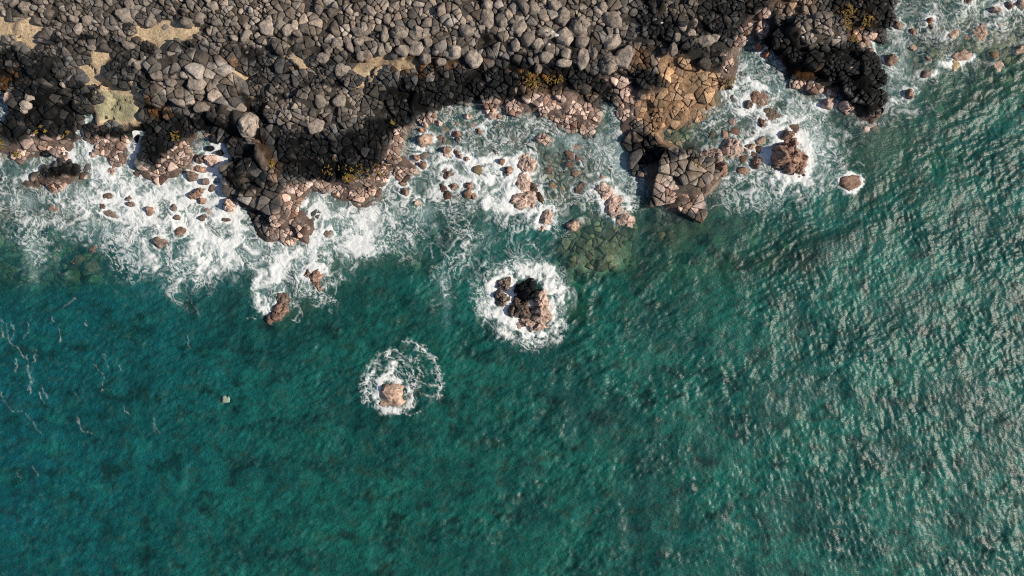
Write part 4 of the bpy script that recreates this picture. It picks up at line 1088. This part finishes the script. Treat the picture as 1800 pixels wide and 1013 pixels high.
thread = sm(.25, .80, N) * sm(.16, .62, fm * (.40 + .95 * n2_) + .15 * (n3_ - .5)) * (.45 + .50 * n3_) * (.68 + .32 * sm(.5, .9, fm))
al = (1 - (1 - fill) * (1 - thread)) * sm(.02, .14, fm)
alpha_a = np.zeros(WXp.shape); alpha_a[mk_] = al
alpha_a = np.maximum(alpha_a, np.clip(streak, 0, .9) * (dep > -.3) * fine)
# swell and chop, metres
def aniso(px, py, ang, lx, ly, seed, o=3):
    ca, sa = cos(radians(ang)), sin(radians(ang))
    X, Y = (px - 900) / PPM, (506 - py) / PPM
    wq = 0.7 * fbm(X / 5, Y / 5, 2, seed + 50)
    return fbm((X * ca + Y * sa) / lx + wq, (-X * sa + Y * ca) / ly + wq, o, seed)
right = sm(1050, 1500, WXp + .25 * (WYp - 500)); mid = sm(500, 900, WXp + .4 * (WYp - 500))
open_sea = sm(-5, -140, cs)
gust = .30 + 1.15 * sm(-.3, .35, fbm(WXp / 120, WYp / 80, 3, 661))
z = .22 * aniso(WXp, WYp, 25, 7.0, 3.4, 501, 2) + .12 * aniso(WXp, WYp, 80, 5.0, 2.2, 511, 2)
z += (.085 + .050 * mid - .045 * right) * gust * aniso(WXp, WYp, 24, 1.4, .55, 531, 3)
z += .068 * right * gust * aniso(WXp, WYp, 110, 1.05, .50, 561, 3)
z += (.050 - .008 * mid) * (.5 + .5 * gust) * aniso(WXp, WYp, 30, .62, .30, 591, 3)
z += (.070 - .035 * right) * (.45 + .55 * gust) * aniso(WXp, WYp, 48, .80, .38, 596, 3)
z += .030 * right * aniso(WXp, WYp, 105, .62, .32, 611, 2)
z *= .30 + .70 * open_sea
lump = fbm(WXp / 9, WYp / 9, 4, 641, .6)
z += alpha_a * (.05 + .08 * sm(.6, 1, foam) * lump) - .02
z = np.where(fine, z, -.02)
# colour of the water body: blue green in the west, greener east, weed-brown and pale patches, painted ripple glints
nbA = sm(-.25, .3, fbm(WXp / 150, WYp / 110, 4, 831, .6)); nbB = sm(0, .45, fbm(WXp / 30, WYp / 24, 4, 841, .65)); nbC = sm(.05, .45, fbm(WXp / 55, WYp / 40, 4, 851, .6))
blue = sm(800, 100, WXp + .3 * (WYp - 500))
bodyc = lerp(np.ones(WXp.shape + (3,)) * C(.0065, .080, .075), C(.0120, .134, .110), nbA)
bodyc = lerp(bodyc, C(.0045, .098, .128), .9 * blue * (.6 + .4 * nbA))
bodyc = lerp(bodyc, C(.034, .066, .045), .65 * nbB * (1 - .4 * blue))
bodyc = lerp(bodyc, C(.004, .036, .037), .85 * nbC)
bodyc = lerp(bodyc, C(.014, .165, .140), .55 * sm(.12, .5, fbm(WXp / 70, WYp / 48, 4, 876, .6)))
mott = .5 * fbm(WXp / 22, WYp / 15, 5, 861, .7) + .6 * aniso(WXp, WYp, 28, 1.1, .45, 866, 3)
bodyc = bodyc * np.clip(1 + .9 * mott, .4, 2.0)[..., None] * 1.1
flk = aniso(WXp, WYp, 24, .62, .26, 881, 3) + .6 * aniso(WXp, WYp, 70, .8, .4, 891, 3)
bodyc = lerp(bodyc, C(.085, .165, .140), .5 * sm(.24, .46, flk) * (.35 + .65 * sm(-.2, .3, fbm(WXp / 100, WYp / 70, 3, 896))))  # flecks of sky reflected on ripple facets, painted into the body colour
bodyc = lerp(bodyc, C(.05, .10, .07), .6 * sm(.22, .6, mott) * sm(-.1, .4, fbm(WXp / 90, WYp / 60, 3, 871)))
idw = np.arange(WXp.size).reshape(WXp.shape)
qd = np.stack([idw[:-1, :-1], idw[1:, :-1], idw[1:, 1:], idw[:-1, 1:]], -1)
dq = np.maximum.reduce([dep[:-1, :-1], dep[1:, :-1], dep[1:, 1:], dep[:-1, 1:]])
qd = qd[dq > -.45].reshape(-1, 4)
u, inv = np.unique(qd, return_inverse=True)
WV = np.stack([WX(WXp), WY(WYp), z], -1).reshape(-1, 3)

t = NT('sea_water')
def A(n, o='Fac'): return t.n('ShaderNodeAttribute', {'attribute_name': n}).outputs[o]
mk, dp = A('milk'), A('depth')
pos = t.n('ShaderNodeNewGeometry').outputs['Position']
mn = t.n('ShaderNodeTexNoise', Vector=pos, Scale=7.0, Detail=3.0, Roughness=0.65).outputs['Fac']
lc = A('lace')
alpha = t.math('ADD', lc, t.math('MULTIPLY', t.math('MULTIPLY', t.math('SUBTRACT', mn, .5), t.ss(.0, .3, lc)), .28), clamp=True)
body = A('body', 'Color')
turb = t.math('SUBTRACT', 1.0, t.math('POWER', 2.71828, t.math('MULTIPLY', dp, -.32)))
turb = t.math('MULTIPLY', t.math('MAXIMUM', turb, 0.0), .92)
def att(k): return t.math('POWER', 2.71828, t.math('MULTIPLY', t.math('MAXIMUM', dp, 0.0), -k))
tint = t.n('ShaderNodeCombineColor', Red=att(.50), Green=att(.14), Blue=att(.19)).outputs[0]
tr = t.n('ShaderNodeBsdfTransparent', Color=tint).outputs[0]
# fine ripples
mp = t.n('ShaderNodeMapping', Vector=pos, Rotation=(0, 0, radians(-25)), Scale=(1.0, 2.0, 1.0)).outputs[0]
rp1 = t.n('ShaderNodeTexNoise', Vector=mp, Scale=3.0, Detail=4.0, Roughness=0.65).outputs['Fac']
rp = t.math('ADD', rp1, t.math('MULTIPLY', mn, .25))
bmp = t.n('ShaderNodeBump', Strength=1.0, Distance=.2, Height=rp).outputs[0]
df = t.n('ShaderNodeBsdfDiffuse', Color=body, Normal=bmp).outputs[0]
w1 = t.n('ShaderNodeMixShader', Fac=turb, i1=tr, i2=df).outputs[0]
mkn = t.math('MULTIPLY', mk, t.math('ADD', .55, t.math('MULTIPLY', mn, .8)), clamp=True)
md = t.n('ShaderNodeBsdfDiffuse', Color=t.mix(t.ss(.15, .75, mk), (.045, .235, .235), (.44, .62, .62)), Normal=bmp).outputs[0]
w2 = t.n('ShaderNodeMixShader', Fac=t.math('MULTIPLY', mkn, .82), i1=w1, i2=md).outputs[0]
bmp2 = t.n('ShaderNodeBump', Strength=.42, Distance=.10, Height=rp).outputs[0]
gl = t.n('ShaderNodeBsdfGlossy', Color=(1, 1, 1, 1), Roughness=.245, Normal=bmp2).outputs[0]
fcg = t.n('ShaderNodeLayerWeight', Blend=.5, Normal=bmp2).outputs['Facing']
frn = t.math('ADD', .021, t.math('MULTIPLY', t.math('POWER', fcg, 5.0), .98))
gl2 = t.n('ShaderNodeBsdfGlossy', Color=(1, 1, 1, 1), Roughness=.50, Normal=bmp2).outputs[0]        # ripples finer than the mesh
w25 = t.n('ShaderNodeMixShader', Fac=t.math('MULTIPLY', frn, .65), i1=w2, i2=gl2).outputs[0]
w3 = t.n('ShaderNodeMixShader', Fac=t.math('MULTIPLY', frn, .54), i1=w25, i2=gl).outputs[0]
fbp = t.n('ShaderNodeBump', Strength=.3, Distance=.12, Height=t.math('ADD', alpha, t.math('MULTIPLY', mn, .8))).outputs[0]
fd = t.n('ShaderNodeBsdfDiffuse', Color=(.86, .89, .90, 1), Normal=fbp).outputs[0]
w4 = t.n('ShaderNodeMixShader', Fac=alpha, i1=w3, i2=fd).outputs[0]
M_SEA = t.out(w4)
bc = np.ones((len(u), 4), np.float32); bc[:, :3] = bodyc.reshape(-1, 3)[u] * np.array([.8, 1.12, 1.12]) * (1 + .14 * right.reshape(-1, 1)[u])
sea = mesh_obj('sea', WV[u], inv.reshape(-1, 4), M_SEA, attrs={'lace': alpha_a.ravel()[u], 'milk': milk.ravel()[u], 'depth': np.clip(dep, 0, 8).ravel()[u]})
ba = sea.data.attributes.new('body', 'FLOAT_COLOR', 'POINT'); ba.data.foreach_set('color', bc.ravel())
sea['kind'] = 'structure'

# ------------------------------------------------------------------ seaweed, litter, a pale scrap afloat
t = NT('seaweed')
geo = t.n('ShaderNodeNewGeometry').outputs['Position']
nn = t.n('ShaderNodeTexNoise', Vector=geo, Scale=3.0, Detail=3.0).outputs['Fac']
M_WEED = t.out(t.n('ShaderNodeBsdfPrincipled', Base_Color=t.mix(t.ss(.35, .65, nn), (.20, .10, .012), (.30, .23, .035)), Roughness=.6).outputs[0])
WEED = [(90, [(565, 292), (600, 284), (640, 292), (690, 288), (680, 312), (640, 322), (600, 312), (570, 308)]), (60, [(608, 312), (630, 310), (628, 322), (610, 324)]),
        (70, [(915, 132), (945, 134), (942, 160), (922, 154)]), (50, [(960, 138), (992, 142), (985, 152), (960, 150)]),
        (90, [(1458, 40), (1475, 22), (1490, 30), (1482, 66), (1466, 58)]), (60, [(1502, 38), (1524, 42), (1520, 54), (1504, 52)]), (30, [(1480, 70), (1498, 72), (1496, 84), (1484, 82)]),
        (26, [(4, 262), (14, 248), (20, 252), (12, 264)]), (30, [(26, 272), (40, 268), (42, 276), (30, 280)]), (20, [(82, 222), (100, 240), (94, 240), (80, 226)]), (14, [(118, 236), (128, 228), (130, 238), (120, 244)]), (10, [(72, 238), (80, 234), (80, 242)]),
        (46, [(1210, 282), (1240, 278), (1240, 296), (1214, 298)]), (26, [(1268, 140), (1292, 140), (1286, 158), (1270, 156)]), (26, [(480, 290), (492, 288), (492, 300), (484, 302)]), (26, [(308, 236), (322, 232), (320, 250), (310, 252)]), (12, [(688, 216), (694, 214), (694, 222)])]
Vs, Fs, n0 = [], [], 0
for cnt_, poly_ in WEED:
    pp = np.array(poly_); k = 0; tries = 0
    while k < cnt_ * .6 and tries < 4000:
        tries += 1
        x, y = rng.uniform(pp[:, 0].min(), pp[:, 0].max()), rng.uniform(pp[:, 1].min(), pp[:, 1].max())
        if sdf(poly_, np.array([x]), np.array([y]))[0] < 0: continue
        k += 1
        zb = max(float(smp('h', np.array([x]), np.array([y]))[0]), 0) + .22; cx, cy = float(WX(x)), float(WY(y))
        for f in range(4):                                     # a tuft of four short fronds, each a bent strip with thickness
            a = rng.uniform(0, 2 * pi); ln = rng.uniform(.06, .20); w = rng.uniform(.02, .05)
            dx, dy = cos(a), sin(a)
            for q, (sl, zz) in enumerate(((0, .0), (.5, .07), (1.0, .02))):
                ww = w * (1, .9, .3)[q]
                Vs += [(cx + dx * ln * sl - dy * ww, cy + dy * ln * sl + dx * ww, zb + zz), (cx + dx * ln * sl + dy * ww, cy + dy * ln * sl - dx * ww, zb + zz), (cx + dx * ln * sl, cy + dy * ln * sl, zb + zz + .03)]
            for q in (0, 3):
                for e in range(3):
                    g = (e + 1) % 3; Fs += [(n0 + q + e, n0 + q + g, n0 + q + 3 + g), (n0 + q + e, n0 + q + 3 + g, n0 + q + 3 + e)]
            n0 += 9
o = mesh_obj('seaweed', Vs, Fs, M_WEED); tag(o, 'yellow and orange seaweed clinging to the black rock edges', 'seaweed', kind='stuff')
def plain(name, col, rough=.7):
    t = NT(name); g = t.n('ShaderNodeNewGeometry').outputs['Position']
    n_ = t.n('ShaderNodeTexNoise', Vector=g, Scale=9.0, Detail=4.0).outputs['Fac']
    return t.out(t.n('ShaderNodeBsdfPrincipled', Base_Color=t.mix(n_, tuple(.6 * c for c in col), tuple(1.2 * c for c in col)), Roughness=rough).outputs[0])
M_SCRAP = plain('weathered_scrap', (.34, .42, .33)); M_WHITE = plain('bleached_plastic', (.7, .7, .68))
def scrap(name, outline, thick, px, py, zb, mat, label, cat, group=None, warp=.03):
    P = np.array(outline, float) / PPM; n = len(P)
    zt = warp * fbm(P[:, 0] * 4 + px, P[:, 1] * 4, 2, 5)
    V, F = ring_mesh([P, P, P * .5], [zt, zt + thick, zt * .5 + thick + .01], (0, 0, thick + .01))
    o = mesh_obj(name, V, F, mat, smooth=False); o.location = (float(WX(px)), float(WY(py)), zb)
    return tag(o, label, cat, group)
scrap('floating_scrap', [(-7, -6), (-2, -6), (6, -5), (7, 0), (5, 6), (2, 3), (0, 6), (-6, 7), (-7, 1)], .05, 398, 702, .05, M_SCRAP, 'small pale square scrap floating in the open dark water', 'debris')
for k, (x, y, r, lab) in enumerate(((975, 78, 4.5, 'biggest white litter scrap lying between boulders'), (968, 73, 3, 'white litter scrap just left of the biggest one'), (963, 93, 3, 'white litter scrap on the white-flecked pale boulder'),
        (1152, 60, 2.4, 'tiny white scrap on the dark cracked flat'), (1389, 84, 2.2, 'tiny white scrap left of the pale headland top'), (1450, 84, 3, 'white scrap at the right of the pale headland top'))):
    a0 = k * 1.3
    scrap('litter', [(r * (1 + .3 * sin(5 * a + k)) * cos(a), r * .6 * (1 + .3 * cos(3 * a)) * sin(a)) for a in np.arange(8) * pi / 4 + a0], .04, x, y,
          float(smp('h', np.array([x]), np.array([y]))[0]) + .55, M_WHITE, lab, 'litter', 'white litter on the rocks')
